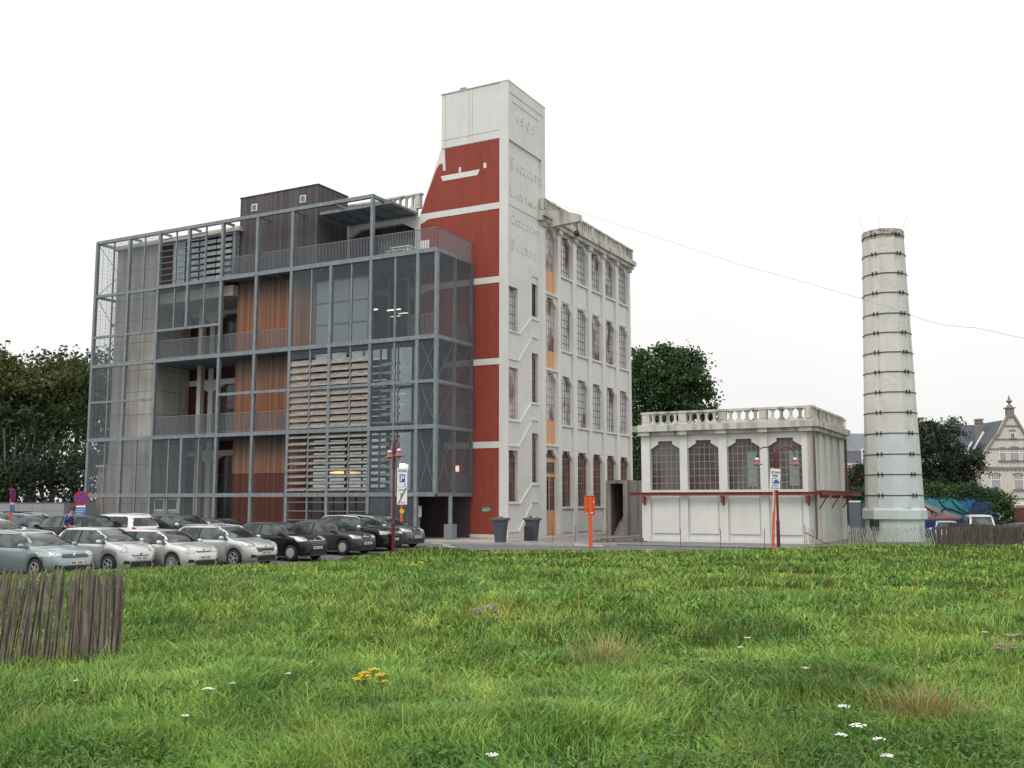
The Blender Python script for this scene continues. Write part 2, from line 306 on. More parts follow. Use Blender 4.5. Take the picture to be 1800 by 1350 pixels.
def row(s0,s1,z,y0,dy,big):
    text_mesh('raised_letter',s0,big,.018,M_WHITEB,mill,mtR(y0,z,-.126),bold=True,xs=.9)
    y=y0+big*.72
    for ch in s1:
        text_mesh('raised_letter',ch,big*.66,.018,M_WHITEB,mill,mtR(y,z,-.126),bold=True,xs=.9); y+=dy
row('S','EDLCUTS',25.35,.55,.56,1.25); row('L','ACETMEAT',23.35,.5,.5,.95); row('C','OZÇOCNS',21.45,.55,.55,.95); row('S','UCTEO',19.6,.7,.62,1.2)
# brick infill of the tower's right face with the stair windows and the stepped string courses
b=MB()
RA=[(2.39,5.80),(7.91,11.39),(13.9,16.95)]; RB=[(3.70,7.13),(9.29,12.79),(15.38,18.3)]
def col(u0,u1,ops,top,w0=-.36,w1=-.05):
    z=0
    for a,c in ops: b.box(w0,w1,u0,u1,z,a); z=c
    b.box(w0,w1,u0,u1,z,top)
col(.1,1.5,RA,17.8); b.box(-.36,-.05,1.5,3.62,0,17.8); col(3.62,4.62,RB,19.1); b.box(-.36,-.05,4.62,5.12,0,19.1); b.box(-.36,-.05,3.4,3.62,17.8,19.1)
b.box(-.14,-.1,.1,5.12,22.65,22.72)
b.build('stair_wall',M_WHITEB,mill)
def dband(pts,t=.09,w0=-.05,w1=.03):
    b=MB()
    for (a,z0),(c,z1) in zip(pts,pts[1:]): b.beam((w0+.04,a,z0),(w0+.04,c,z1),.1,t,up=(0,0,1))
    b.build('string_course',M_WHITE,mill)
for z0,dz in ((2.26,1.28),(7.77,1.42),(13.85,1.33)):
    dband([(.1,z0),(1.75,z0),(3.42,z0+dz),(4.7,z0+dz)])
for z0 in (.42,6.1-.0,11.95): dband([(.1,z0),(1.55,z0),(3.42,z0+1.75),(3.42,z0+1.95),(4.55,z0+1.95)])
def window(root,mp,u0,u1,v0,v1,wp,fm,pm,du=.38,dvv=.55,bar=.03,cham=.5,sill=True,solid=None,name='window',skip=None,cy=.42):
    b=MB(); n=max(1,round((u1-u0)/du)); k=max(1,round((v1-v0)/dvv))
    def topv(u):
        t=min(u-u0,u1-u)
        return v1-(0.17 if t<cham else 0)-(max(0,cham-t)/cham*cy if cham else 0) if cham else v1
    for i in range(n+1):
        u=u0+(u1-u0)*i/n; u=min(max(u,u0+bar/2),u1-bar/2)
        b.box(u-bar/2,u+bar/2,v0,topv(u),wp,wp+.018,mp)
    for j in range(k+1):
        v=v0+(v1-v0)*j/k; v=min(max(v,v0+bar/2),v1-bar/2); a=u0; c=u1
        if cham and v>v1-.17: a+=cham; c-=cham
        t=bar*1.5 if skip and j in skip else bar
        b.box(a,c,v-t/2,v+t/2,wp+.002,wp+.022,mp)
    f=b.build(name,fm,root)
    if cham: pts=[(u0,v0),(u1,v0),(u1,v1-.17-cy),(u1-cham,v1-.17),(u1-cham,v1),(u0+cham,v1),(u0+cham,v1-.17),(u0,v1-.17-cy)]
    else: pts=[(u0,v0),(u1,v0),(u1,v1),(u0,v1)]
    b=MB(); b.prism(pts,wp-.03,wp,mp); b.build('pane',pm,f)
    if sill: b=MB(); b.box(u0-.05,u1+.05,v0-.14,v0,wp,wp+sill,mp); b.build('sill',M_WHITE,f)
    return f
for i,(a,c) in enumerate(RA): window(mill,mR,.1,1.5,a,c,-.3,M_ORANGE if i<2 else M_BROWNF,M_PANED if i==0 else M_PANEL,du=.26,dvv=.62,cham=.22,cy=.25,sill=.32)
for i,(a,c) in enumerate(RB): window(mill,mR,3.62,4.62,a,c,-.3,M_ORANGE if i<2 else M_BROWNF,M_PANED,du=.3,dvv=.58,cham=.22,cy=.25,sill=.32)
# right facade: pilasters, spandrels, arched heads, windows
PB=[(5.12,5.75),(7.84,8.36),(10.55,11.15),(13.5,14.06),(16.33,16.89),(19.18,19.76),(22.1,22.5)]
BAYS=[(5.75,7.84),(8.36,10.55),(11.15,13.5),(14.06,16.33),(16.89,19.18),(19.76,22.1)]
ROWS=[(2.0,6.11),(8.05,11.73),(13.66,17.27),(19.3,22.45)]
for a,c in PB[1:]: b=MB(); b.box(-.45,0,a,c,0,22.65); b.build('pilaster',M_WHITE,mill)
for i,(a,c) in enumerate(BAYS):
    for r,(s,h) in enumerate(ROWS):
        b=MB()
        if i==0: b.box(-.45,-.16,a,c,h,(6.34,11.84,17.44,22.65)[r]-.002); b.box(-.45,-.02,a,c,(6.34,11.84,17.44,22.6)[r],(6.5,12.0,17.6,22.65)[r])
        else:
            z=h; s2=(ROWS[r+1][0] if r<3 else 22.79)
            b.box(-.45,-.2,a,c,z-.001,s2-.14)
            if r<3: b.box(-.21,-.14,a+.22,c-.22,s2-1.95,s2-.3)
        for m_ in (0,1):
            f_=(lambda t:a+t) if m_==0 else (lambda t:c-t)
            b.prism([(f_(0),h),(f_(.52),h),(f_(.52),h-.17),(f_(0),h-.62)],-.45,-.16,mR)
        b.build('spandrel',M_WHITE,mill)
    if i: b=MB(); b.box(-.45,-.2,a,c,0,1.86); b.box(-.21,-.14,a+.22,c-.22,.15,1.7); b.build('spandrel',M_WHITE,mill)
for i,(a,c) in enumerate(BAYS):
    for r,(s,h) in enumerate(ROWS):
        fm=M_ORANGE if r==0 else M_BROWNF
        if i==0:
            s0=[0.0,6.5,12.0,17.6][r]; ply=[1.75,1.75,1.35,1.72][r]
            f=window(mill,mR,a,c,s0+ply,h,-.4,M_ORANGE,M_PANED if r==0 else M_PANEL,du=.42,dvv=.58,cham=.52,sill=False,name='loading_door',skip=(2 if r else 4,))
            b=MB(); b.box(a,(a+c)/2-.01,s0,s0+ply,-.4,-.34,mR); b.box((a+c)/2+.01,c,s0,s0+ply,-.4,-.34,mR); b.build('plywood_panel',M_PLY,f)
            if r==0:
                b=MB(); b.box(a,c,4.15,4.4,-.34,-.31,mR); b.box(a,c,5.2,5.5,-.345,-.33,mR); b.box((a+c)/2-.05,(a+c)/2+.05,1.75,4.2,-.34,-.3,mR); b.build('crossbar',M_PLY,f)
        else:
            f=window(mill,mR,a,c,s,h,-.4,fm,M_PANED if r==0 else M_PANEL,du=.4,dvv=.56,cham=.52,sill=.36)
            if r==0 and i<3: b=MB(); b.box(a,c,5.05,5.35,-.43,-.425,mR); b.build('blind',M_PLY,f)
# cornice and balustrades
b=MB()
b.box(-.5,.22,4.75,22.95,22.65,22.95); b.box(-.5,.42,4.75,23.05,22.95,23.32)
for a,c in PB: b.box(-.45,.16,a-.06,c+.06,22.3,22.65)
b.box(-7.5,-34,-.02,.3,22.66,23.3)
b.build('cornice',M_STONE,mill)
def balustrade(root,mp,u0,u1,v0,h,wc,peds,nb,m=M_STONE,th=.2):
    b=MB(); b.box(u0,u1,v0,v0+.12,wc-.16,wc+.16,mp); b.box(u0-.05,u1+.05,v0+h-.13,v0+h,wc-.18,wc+.18,mp)
    for p in peds: b.box(p-.24,p+.24,v0+.12,v0+h-.13,wc-.14,wc+.14,mp); b.box(p-.15,p+.15,v0+.22,v0+h-.23,wc+.14,wc+.17,mp)
    z0=v0+.12; z1=v0+h-.13
    for a,c in zip(peds,peds[1:]):
        for i in range(nb):
            u=a+.24+(c-a-.48)*(i+.5)/nb; e=min(.19,(c-a-.48)/nb*.44); t=e*.36
            b.prism([(u-e,z0),(u+e,z0),(u+e,z0+.03),(u+t,z0+.16),(u+t,z1-.16),(u+e,z1-.03),(u+e,z1),(u-e,z1),(u-e,z1-.03),(u-t,z1-.16),(u-t,z0+.16),(u-e,z0+.03)],wc-th/2,wc+th/2,mp)
    return b.build('balustrade',m,root)
balustrade(mill,mR,5.0,22.6,23.32,1.0,.12,[5.2,8.1,10.9,13.8,16.6,19.5,22.3],6,th=.14)
balustrade(mill,mL,-20.6,-7.1,23.3,1.1,-.15,[-20.3,-13.85,-7.4],11)
b=MB(); b.box(-34,-.5,.5,22.3,22.65,22.75); b.build('roof',M_ROOF,mill)
b=MB(); b.prism([(0,22.45),(2.5,22.58),(2.5,23.1),(1.3,23.48),(0,23.75)],-6.7,-6.2,mL); b.build('crane_bracket',M_STONE,mill)
# left facade bays behind the steel cage
b=MB(); bw=MB(); LP=[(-7.6,-7.1),(-14.1,-13.6),(-20.6,-20.1),(-27.1,-26.6),(-33.9,-33.3)]
for a,c in LP: b.box(a,c,0,.4,0,22.66)
LBAY=[(-13.6,-7.6),(-20.1,-14.1),(-26.6,-20.6),(-33.3,-27.1)]
BND=[(5.95,6.38,7.3),(11.58,12.0,13.1),(17.19,17.62,18.8),(22.35,22.66,22.66)]
for a,c in LBAY:
    for z0,z1,z2 in BND:
        b.box(a,c,.02,.4,z0,z1); b.prism([(a,z0),(a+1.1,z0),(a,z0-.55)],-.4,-.02,mL); b.prism([(c,z0),(c-1.1,z0),(c,z0-.55)],-.4,-.02,mL)
        if z2>z1: bw.box(a,c,.1,.4,z1,z2)
bw.box(-33.3,-27.1,.1,.4,0,5.95); bw.box(-33.3,-27.1,.12,.4,7.3,11.58); bw.box(-33.3,-27.1,.12,.4,13.1,17.19)
b.build('gallery_pilaster',M_WHITE,mill); bw.build('red_infill',mat('shaded_red_paint',(.075,.014,.012),.85,var=.4,scale=2),mill)  # infill red darkened, the shade behind the cage is in the colour
for a,c in LBAY[:3]:
    for z0,z1 in ((0,5.95),(7.3,11.58),(13.1,17.19),(18.8,22.35)):
        window(mill,mL,a,c,z0,z1,-.36,M_BROWNF,M_PANED,du=1.0,dvv=1.4,bar=.06,cham=0,sill=False)
b=MB(); b.box(-1.94,-1.38,-.03,-.001,1.73,2.0); g=b.build('emergency_sign',mat('sign_green',(.03,.36,.19),.5),mill)
text_mesh('lettering','NOODUITGANG',.085,.002,M_WHITEP,g,mtL(-1.9,1.85,.034)); b=MB(); b.prism([(-1.9,1.77),(-1.55,1.77),(-1.55,1.8),(-1.9,1.8)],.031,.034,mL); b.build('lettering',M_WHITEP,g)
b=MB(); b.box(-3.54,-3.1,-.14,-.001,2.76,2.86); b.build('light_fitting',M_RAIL,mill)
# lamp hanging from the crane bracket
p=Vector(BORG)+S*(EX*2.2+EY*6.45)+Vector((0,0,S*21.75))
hl=thing('hanging_lamp','small black lamp hanging from the concrete bracket high on the white facade','lamp',p,-YAW,scale=S)
b=MB(); b.tube([(0,0,.2),(0,0,.85)],.03); b.build('cable',M_BLACK,hl)
b=MB(); b.lathe([(.05,.3),(.12,.22),(.2,.05),(.22,-.08),(.12,-.2),(.02,-.24)]); b.build('lamp_body',M_BLACK,hl,True)

# ------------------------------------------------------------------ steel-framed gallery in front of the left facade
OFF=Vector((-18.9,-2.3,0))
gal=thing('gallery_building','open gallery block in a grey steel cage with wood-clad shaft, wire mesh and timber louvres','building extension',Vector(BORG)+S*(EX*OFF.x+EY*OFF.y),-YAW,scale=S)
def gb(b,name,m,label=None,parent=None,smooth=False):
    o=b.build(name,m,parent if parent is not None else gal,smooth,label)
    if parent is None: o.location=-OFF
    return o
Y0=-4.6; TH=.23
thick=[-35,-31.3,-28,-24.9,-21.5,-18.1,-14.85,-11.35,-7.85,-4.2,-2.77]; X0,X1=-35,-2.77
def post(x,z0,z1,t=TH,y=Y0): b.box(x-t/2,x+t/2,y-t/2,y+t/2,z0,z1)
for a in [(x,0,23.1) for x in (-35,-31.3,-28,-21.5,-18.1,-14.85,-7.95)]+[(-24.9,0,7.25),(-24.9,15.3,23.1),(-11.35,0,18.75),(-4.2,0,18.75),(-2.77,2.85,18.75)]:
    b=MB(); post(*a); gb(b,'steel_post',M_STEEL)
b=MB()
SP=[]
SP+=[(-33.1,0,18.7,.11),(-29.65,0,7.2,.11),(-29.65,15.3,18.7,.11)]
for x in (-26.25,-23.2): SP+=[(x,0,7.2,.11),(x,15.3,22.9,.11)]
for x in (-13.05,-9.6): SP.append((x,0,18.7,.11))
SP+=[(-6.0,0,18.7,.13),(-33.1,18.72,22.9,.11),(-29.65,18.72,22.9,.11)]
for a in SP: b=MB(); post(*a); gb(b,'slender_post',M_STEEL)
b=MB()
def hb(x0,x1,z,h=.27,d=.2,y=Y0): b.box(x0,x1,y-d/2,y+d/2,z-h,z)
for z in (2.98,7.3,13.12): hb(X0,X1,z,d=.26)
hb(-28,X1,18.82,d=.26); hb(X0,-28,18.72,.2); hb(X0,-7.83,23.14,.25,d=.26)
hb(X0,-28,10.2,.18); hb(-21.5,X1,10.2,.2,d=.24); hb(X0,-21.5,15.4,.18)
for z in (2.98,7.3,10.2,13.12,18.82): b.box(X1-.11,X1+.11,Y0+.13,-.05,z-.26,z)      # side
for y in (-2.35,-.15): b.box(X1-.09,X1+.09,y-.09,y+.09,2.85,18.75)
b.box(-7.95-.1,-7.95+.1,Y0+.13,-.1,22.9,23.12)
for x in (-18.1,-14.85,-11.4): b.box(x-.07,x+.07,Y0+.13,-3.45 if x<-14 else -.1,22.9,23.08)
for x in (-31.3,-28,-24.9,-21.5): b.box(x-.07,x+.07,Y0+.13,-3.5,22.9,23.08)
b.box(X0-.1,X0+.1,Y0,0,22.9,23.1)
for z in (2.98,7.3,13.12,18.72): b.box(X0-.08,X0+.08,Y0,0,z-.2,z)
post(-35,0,23.1,.2,-.15)
gb(b,'steel_beam',M_STEEL)
# decks
b=MB()
b.box(-29.1,-21,-4.4,0,7.08,7.28); b.box(-29.1,-21,-4.4,0,12.9,13.1)
for z in (7.28,13.1,18.8): b.box(-21,X1+.05,-4.42,-3.5,z-.2,z)
for z in (7.28,13.1): b.box(-5.0,X1-.1,-3.5,-.02,z-.2,z)
b.box(-13.6,X1-.1,-3.5,-.02,18.6,18.8); b.box(-29.1,-21,-4.42,-3.5,18.6,18.8)
b.box(-5.2,X1-.1,-4.4,-.02,2.78,2.95)
b.box(-13.6,-5.0,-3.45,-.02,7.1,7.26); b.box(-13.6,-5.0,-3.45,-.02,12.9,13.08); b.box(-13.6,-6.8,-3.45,-.02,2.78,2.94)
for x in (-27,-25,-23.2,-18,-16.4,-12.5,-10.9,-9.2,-7.4,-5.6,-3.9):
    b.box(x-.06,x+.06,-4.4,-.3 if x>-13.6 else -3.5,18.4,18.6)
gb(b,'deck',mat('deck_soffit',(.13,.15,.165),.7))  # deck colour darkened to carry the shade inside the gallery
# canopy of translucent panels
b=MB()
for i in range(5): x=-13.4+i*(6.1/4); b.box(x-.06,x+.06,-3.4,-.1,22.72,22.9)
for y in (-3.4,-1.8,-.15): b.box(-13.4,-7.3,y-.06,y+.06,22.72,22.93)
cf=gb(b,'canopy',M_STEEL); b=MB(); b.box(-13.35,-7.35,-3.35,-.2,22.86,22.9); b.build('canopy_panel',M_CANOPY,cf)
# railings
def railing(p0,p1,z,h=1.42,sp=.125):
    p0=Vector(p0); p1=Vector(p1); L_=(p1-p0).length; n=int(L_/sp); b=MB()
    b.beam(p0+Vector((0,0,z+h)),p1+Vector((0,0,z+h)),.06,.04); b.beam(p0+Vector((0,0,z+.1)),p1+Vector((0,0,z+.1)),.05,.03)
    for i in range(n+1):
        q=p0.lerp(p1,i/n); b.box(q.x-.014,q.x+.014,q.y-.02,q.y+.02,z+.1,z+h)
    gb(b,'railing',M_RAIL)
yr=-4.42
for a,c in ((-21.5,-18.1),(-18.1,-14.85),(-14.85,-7.95),(-7.95,-2.85)): railing((a,yr,0),(c,yr,0),18.82)
railing((-2.85,yr,0),(-2.85,-.1,0),18.82)
for z in (7.3,13.12):
    for a,c in ((-28,-21.5),(-21.5,-18.1),(-18.1,-14.85)): railing((a,yr,0),(c,yr,0),z)
railing((-4.9,yr,0),(-2.95,yr,0),13.12); 
for z in (2.98,7.3,13.12): railing((-2.95,-2.3,0),(-2.95,-.1,0),z,1.3)
# glass-filled lower part of the left railings (reads as a pale veil)
# wire mesh panels
def meshp(x0,x1,z0,z1,y=Y0-.02,side=None,sv=.088,sh=.088,wv=.013,wh=.010):
    b=MB(); nv=max(2,int((x1-x0)/sv)); nh=max(2,int((z1-z0)/sh))
    for i in range(nv+1):
        u=x0+(x1-x0)*i/nv
        if side is None: b.box(u-wv/2,u+wv/2,y-.006,y+.006,z0,z1)
        else: b.box(side-.006,side+.006,u-wv/2,u+wv/2,z0,z1)
    for j in range(nh+1):
        v=z0+(z1-z0)*j/nh
        if side is None: b.box(x0,x1,y-.014,y-.007,v-wh/2,v+wh/2)
        else: b.box(side+.007,side+.014,x0,x1,v-wh/2,v+wh/2)
    gb(b,'mesh_panel',M_MESH)
g_=.12
for a,c in ((-35,-31.3),(-31.3,-28)):
    for z0,z1 in ((15.42,18.5),(18.75,22.85)): meshp(a+g_,c-g_,z0,z1)
for z0,z1 in ((.1,2.7),(3.0,7.0),(7.32,10.0),(10.22,12.85),(13.14,15.2)): meshp(-35+g_,-31.3-g_,z0,z1)
for z0,z1 in ((.1,2.7),(3.0,7.0)): meshp(-31.3+g_,-28-g_,z0,z1); 
for a,c in ((-28,-24.9),(-24.9,-21.5)):
    for z0,z1 in ((.1,2.7),(3.0,7.0),(15.42,18.5)): meshp(a+g_,c-g_,z0,z1)
for a,c in ((-14.85,-11.35),(-11.35,-7.85)):
    for z0,z1 in ((12.25,12.85),(13.14,18.5)): meshp(a+g_,c-g_,z0,z1)
for a,c in ((-7.85,-4.2),(-4.2,-2.77)):
    for z0,z1 in ((3.0,7.0),(7.32,10.0),(10.22,12.85),(13.14,18.5)): meshp(a+g_,c-g_,z0,z1)
meshp(-7.85+g_,-4.2-g_,.1,2.7)
for z0,z1 in ((3.0,7.0),(7.32,10.0),(10.22,12.85),(13.14,18.5)): meshp(-4.48,-.1,z0,z1,side=X1+.12)
for z0,z1 in ((3.0,7.0),(7.32,12.8),(13.14,18.5),(18.75,22.85)): meshp(-4.48,-.1,z0,z1,side=X0-.1,sv=.25,sh=.3)
def rod(p,q,r_=.022): b=MB(); b.tube([p,q],r_,6); gb(b,'bracing_rod',M_RAIL)
for z0,z1 in ((3.0,7.0),(7.32,10.0),(10.22,12.85)):
    rod((-4.1,Y0+.1,z0),(-2.85,Y0+.1,z1)); rod((-4.1,Y0+.13,z1),(-2.85,Y0+.13,z0))
    for ya,yc in ((-4.4,-2.45),(-2.25,-.2)): rod((X1-.05,ya,z0),(X1-.05,yc,z1)); rod((X1-.08,ya,z1),(X1-.08,yc,z0))
for z0,z1 in ((13.2,18.5),(18.8,22.8)): rod((-35,-4.4,z0),(-35,-.2,z1),.025); rod((-35.04,-4.4,z1),(-35.04,-.2,z0),.025)
# ground-level rods
b=MB()
for x0,x1 in ((-14.85,-13.05),(-13.05,-11.35),(-11.35,-9.6),(-9.6,-7.85)):
    for z in (.55,1.15,1.75,2.35): b=MB(); b.box(x0+.06,x1-.06,Y0-.03,Y0+.03,z-.025,z+.025); gb(b,'guard_rail',M_STEEL)
# timber louvres
LC=[(-14.85,-13.05),(-13.05,-11.35),(-11.35,-9.6),(-9.6,-7.85)]
for (x0,x1) in LC:
    for z0,z1,n,ang,dp in ((3.0,7.0,9,32,.36),(7.32,10.0,6,66,.36),(10.22,12.15,4,66,.38)):
        b=MB()
        for i in range(n):
            z=z0+(z1-z0)*(i+.5)/n; t=R(ang+rnd.uniform(-4,4)); dy=math.cos(t)*dp/2; dz=math.sin(t)*dp/2
            a=x0+.1; c=x1-.08; yy=Y0-.02; h=.02
            # outer edge hangs lower than the inner edge
            vs=[(x,yy+s_*dy,z+s_*dz+k*h) for x in (a,c) for s_ in (-1,1) for k in (-1,1)]
            b.add(vs,[(0,1,3,2),(4,6,7,5),(0,4,5,1),(2,3,7,6),(0,2,6,4),(1,5,7,3)])
        gb(b,'louvre_panel',M_LOUV)
# penthouse louvres, glazing and roof slab
b=MB(); b.box(-29.1,-21,-3.4,-3.3,18.8,22.44); gb(b,'penthouse_wall',mat('dark_brown_boards',(.045,.03,.028),.8))
b=MB(); b.box(-27.75,-26.5,-3.5,-3.42,18.9,22.4); gb(b,'penthouse_glass',M_SKYPANE)
for x0,x1 in ((-26.2,-24.95),(-24.8,-23.2),(-23.1,-21.6),(-21.5,-20.9)):
    b=MB()
    for i in range(8):
        z=19.05+i*.47; b.box(x0,x1,-3.62,-3.58,z,z+.27)
    gb(b,'louvre_panel',M_LOUVG)
b=MB()
for i in range(8):
    z=19.15+i*.47
    for x0,x1 in ((-27.9,-26.3),(-26.2,-24.95),(-24.85,-23.25)): b=MB(); b.box(x0,x1,-4.62,-4.5,z-.02,z+.02); gb(b,'louvre_bracket',M_STEEL)
b=MB(); b.box(-34,-20.6,-3.9,0,22.45,22.62); b.box(-33.9,-20.8,-3.7,0,22.62,22.85); gb(b,'penthouse_roof',mat('cream_slab',(.55,.52,.44),.8,var=.2))
b=MB(); b.box(-21.25,-20.95,-3.9,-3.5,18.8,22.4); gb(b,'penthouse_pier',M_RAIL)
# lift shaft clad in boards
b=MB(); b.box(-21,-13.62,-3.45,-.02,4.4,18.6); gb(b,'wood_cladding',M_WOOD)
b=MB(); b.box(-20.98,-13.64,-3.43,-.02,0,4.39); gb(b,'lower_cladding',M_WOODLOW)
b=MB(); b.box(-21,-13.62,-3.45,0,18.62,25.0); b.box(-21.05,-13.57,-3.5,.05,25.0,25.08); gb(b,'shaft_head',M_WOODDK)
for x0,x1,z0,z1 in ((-19.87,-19.32,23.87,24.4),(-15.26,-14.73,23.87,24.4)):
    b=MB(); b.box(x0,x1,-3.5,-3.44,z0,z1); v=gb(b,'vent',M_WHITEP); b=MB()
    for i in range(6): b.box(x0+.08,x1-.08,-3.52,-3.5,z0+.08+i*.07,z0+.1+i*.07)
    b.box(x0+.07,x1-.07,-3.51,-3.5,z0+.06,z1-.06); b.build('vent_grille',M_RAIL,v)
# concrete core and its formwork joints
b=MB(); b.box(-34,-29.15,-3.5,-.02,0,22.44); gb(b,'concrete_core',M_CONC)
b=MB()
for z in (2.2,5.2,6.9,9.1,10.9,12.6,14.8,16.6,18.3,20.6): b.box(-34.01,-29.14,-3.505,-.1,z,z+.035)
for x in (-31,): b.box(x,x+.03,-3.505,-3.4,0,22.4)
gb(b,'formwork_joint',mat('joint_shadowless_grey',(.13,.12,.11),.9))
b=MB(); b.box(-29.1,-21.0,-3.3,-.05,17.5,17.75); b.box(-29.1,-21.0,-3.95,-3.45,17.55,18.35); gb(b,'concrete_edge_beam',M_CONC)
b=MB()
for k in range(3): b.box(-26.4,-26.0,-1.9,-1.5,[0,7.28,13.1][k],[7.08,12.9,17.5][k])
gb(b,'concrete_column',M_CONC)
b=MB(); b.box(-35.9,-34,-2.2,-.4,16.7,16.9)
for i in range(9): b.box(-35.9+i*.2-.015,-35.9+i*.2+.015,-2.2,-2.17,16.9,18.2)
b.box(-35.9,-34.1,-2.22,-2.16,18.18,18.24); gb(b,'landing',M_RAIL)
# curtain walls
def curtain(x0,x1,z0,z1,y,nx,m,nz=1,spine=.06):
    b=MB()
    for i in range(nx+1): x=x0+(x1-x0)*i/nx; b.box(x-spine/2,x+spine/2,y-.08,y+.06,z0,z1)
    for z in [z0+(z1-z0)*j/nz for j in range(nz+1)]: b.box(x0,x1,y-.06,y+.05,z-.05,z+.05)
    f=gb(b,'glazed_wall',M_BROWNF if m is None else M_RAIL)
    b=MB(); b.box(x0,x1,y-.015,y+.015,z0,z1); b.build('pane',m or M_PANED,f)
curtain(-13.55,-8.97,13.15,17.8,-3.5,3,M_SKYPANE,3)
b=MB(); b.box(-13.55,-8.95,-3.55,-3.4,17.8,18.6); gb(b,'fascia',M_DARK)
curtain(-8.9,-7.2,13.15,17.9,-1.2,1,M_CURT,1)
curtain(-13.55,-5.05,7.6,12.85,-3.5,6,M_CURT,2); curtain(-13.55,-5.05,3.1,7.05,-3.5,6,M_CURT,1)
curtain(-13.55,-6.9,.1,2.75,-3.5,7,None,1)
b=MB(); b.box(-6.9,-6.8,-3.5,-.05,0,2.75); b.box(-5.08,-5.0,-3.45,-.05,3.0,12.9); gb(b,'end_wall',M_WOODDK)
# clustered shelves and posts seen through the lower glass
b=MB()
for z in (3.6,4.1,4.6,5.1,5.6,6.1,6.6,8.1,8.6,9.1,9.7,10.3,10.9,11.5): b.box(-7.75,-6.35,-3.62,-3.56,z,z+.17)
gb(b,'glazing_blade',M_LOUVG)
# entrance under the cage
b=MB(); b.box(-6.8,-6.7,-3.4,-.05,0,2.75); b.box(-6.7,-2.9,-.35,-.03,0,2.75); gb(b,'entrance_wall',mat('entrance_brown',(.055,.04,.04),.6,var=.2))
b=MB(); b.box(-6.6,-5.3,-3.45,-3.38,.05,2.7); b.box(-5.25,-5.15,-3.5,-3.3,0,2.75); d=gb(b,'entrance_door',mat('door_dark',(.035,.03,.035),.25))
b=MB(); b.box(-5.6,-5.55,-3.52,-3.48,.8,1.6); b.build('door_handle',M_STEEL,d)
b=MB(); b.lathe([(.14,.9),(.14,2.8)],(-2.1-.3,-3.35,0),16); gb(b,'round_column',M_STEEL,smooth=False)
b=MB(); b.box(-2.68,-2.08,-3.65,-3.05,0,.95); gb(b,'column_base',M_RAIL)
# kiosk windows low on the left
for x0,x1 in ((-27.8,-26.75),(-26.6,-25.4)):
    window(gal,lambda u,v,w_:(u-OFF.x,-4.35-w_-OFF.y,v),x0,x1,1.72,2.62,0,M_WHITEP,M_PANED,du=3,dvv=3,bar=.09,cham=0,sill=False)
b=MB(); 
for i in range(9): b.box(-27.85,-25.35,-4.42,-4.38,.15+i*.17,.27+i*.17)
b.box(-27.85,-25.35,-4.37,-4.3,0,1.7); gb(b,'ribbed_panel',M_LOUVG)
def glamp(name,label,u,y,z,sx,sy,sz,e):
    p=Vector(BORG)+S*(EX*u+EY*y)+Vector((0,0,S*z)); t=thing(name,label,'lamp',p,-YAW,scale=S)
    b=MB(); b.box(-sx/2,sx/2,-sy/2,sy/2,0,sz); b.build('diffuser',mat('lit_'+str(e),(1,1,1),emit=(1,e,e*.8,3.0 if e>.8 else 1.6)),t)
    b=MB(); b.box(-sx/2,sx/2,-sy/2,sy/2,sz+.002,sz+.04); b.box(-.02,.02,-.02,.02,sz+.04,sz+.55 if sx>.6 else sz+.05); b.build('lamp_housing',M_RAIL,t); return t
glamp('strip_lamp','lit strip lamp in the glazed room on the second gallery floor, the widest one',-7.0,-2.6,9.6,1.1,.12,.06,.85)
glamp('strip_lamp','lit strip lamp hanging low in the glazed room right of the timber louvres',-7.7,-1.4,9.0,.7,.12,.05,.84)
glamp('strip_lamp','thin lit strip lamp in the top gallery left of the white pier',-8.0,-1.9,15.6,1.1,.1,.05,.83)
glamp('strip_lamp','thin lit strip lamp behind the mesh beside the sky-tinted glazing',-9.3,-2.6,15.6,.8,.1,.05,.82)
glamp('wall_lamp','bright white square wall lamp in the first-floor glazing right of the street lamp',-5.9,-3.7,4.45,.36,.12,.42,.9)
glamp('wall_lamp','beige rounded wall lamp on the red wall inside the cage corner',-3.9,-.14,4.4,.34,.1,.4,.6)
pl_=thing('pendant_lamp','wide amber saucer lamp glowing behind the timber louvres','lamp',Vector(BORG)+S*(EX*-11.4+EY*-2.6)+Vector((0,0,S*4.36)),-YAW,scale=S)
b=MB(); b.lathe([(.05,.16),(.6,.1),(1.1,.02),(1.12,0),(.6,-.06),(.05,-.08)],n=24); b.build('shade',mat('amber_lit',(1,.5,.1),emit=(1,.42,.06,5.0)),pl_,True)
b=MB(); b.tube([(0,0,.16),(0,0,2.6)],.02,6); b.build('cable',M_BLACK,pl_)
p=Vector(BORG)+S*(EX*-6.6+EY*-2.6)+Vector((0,0,S*18.82)); t=thing('terrace_table','white table with benches on the upper deck behind the railing','table',p,-YAW,scale=S)
b=MB(); b.box(-1.0,.6,-.45,.45,.85,.92); b.build('table_top',M_WHITEP,t)
for x_ in (-.8,.4): b=MB(); b.box(x_-.05,x_+.05,-.35,.35,0,.85); b.build('leg',M_WHITEP,t)
b=MB(); b.box(-1.0,.6,-.95,-.65,.5,.56); b.box(-.9,-.8,-.9,-.7,0,.5); b.box(.4,.5,-.9,-.7,0,.5); b.build('bench',M_WHITEP,t)
p=Vector(BORG)+S*(EX*-5.3+EY*-2.2)+Vector((0,0,S*18.82)); t=thing('folded_screen','white upright board standing right of the terrace table','board',p,-YAW,scale=S)
b=MB(); b.box(-.35,.35,0,.05,.2,1.35); b.build('panel',M_WHITEP,t); b=MB(); b.box(-.3,-.25,-.2,.2,0,.2); b.box(.25,.3,-.2,.2,0,.2); b.build('foot',M_WHITEP,t)
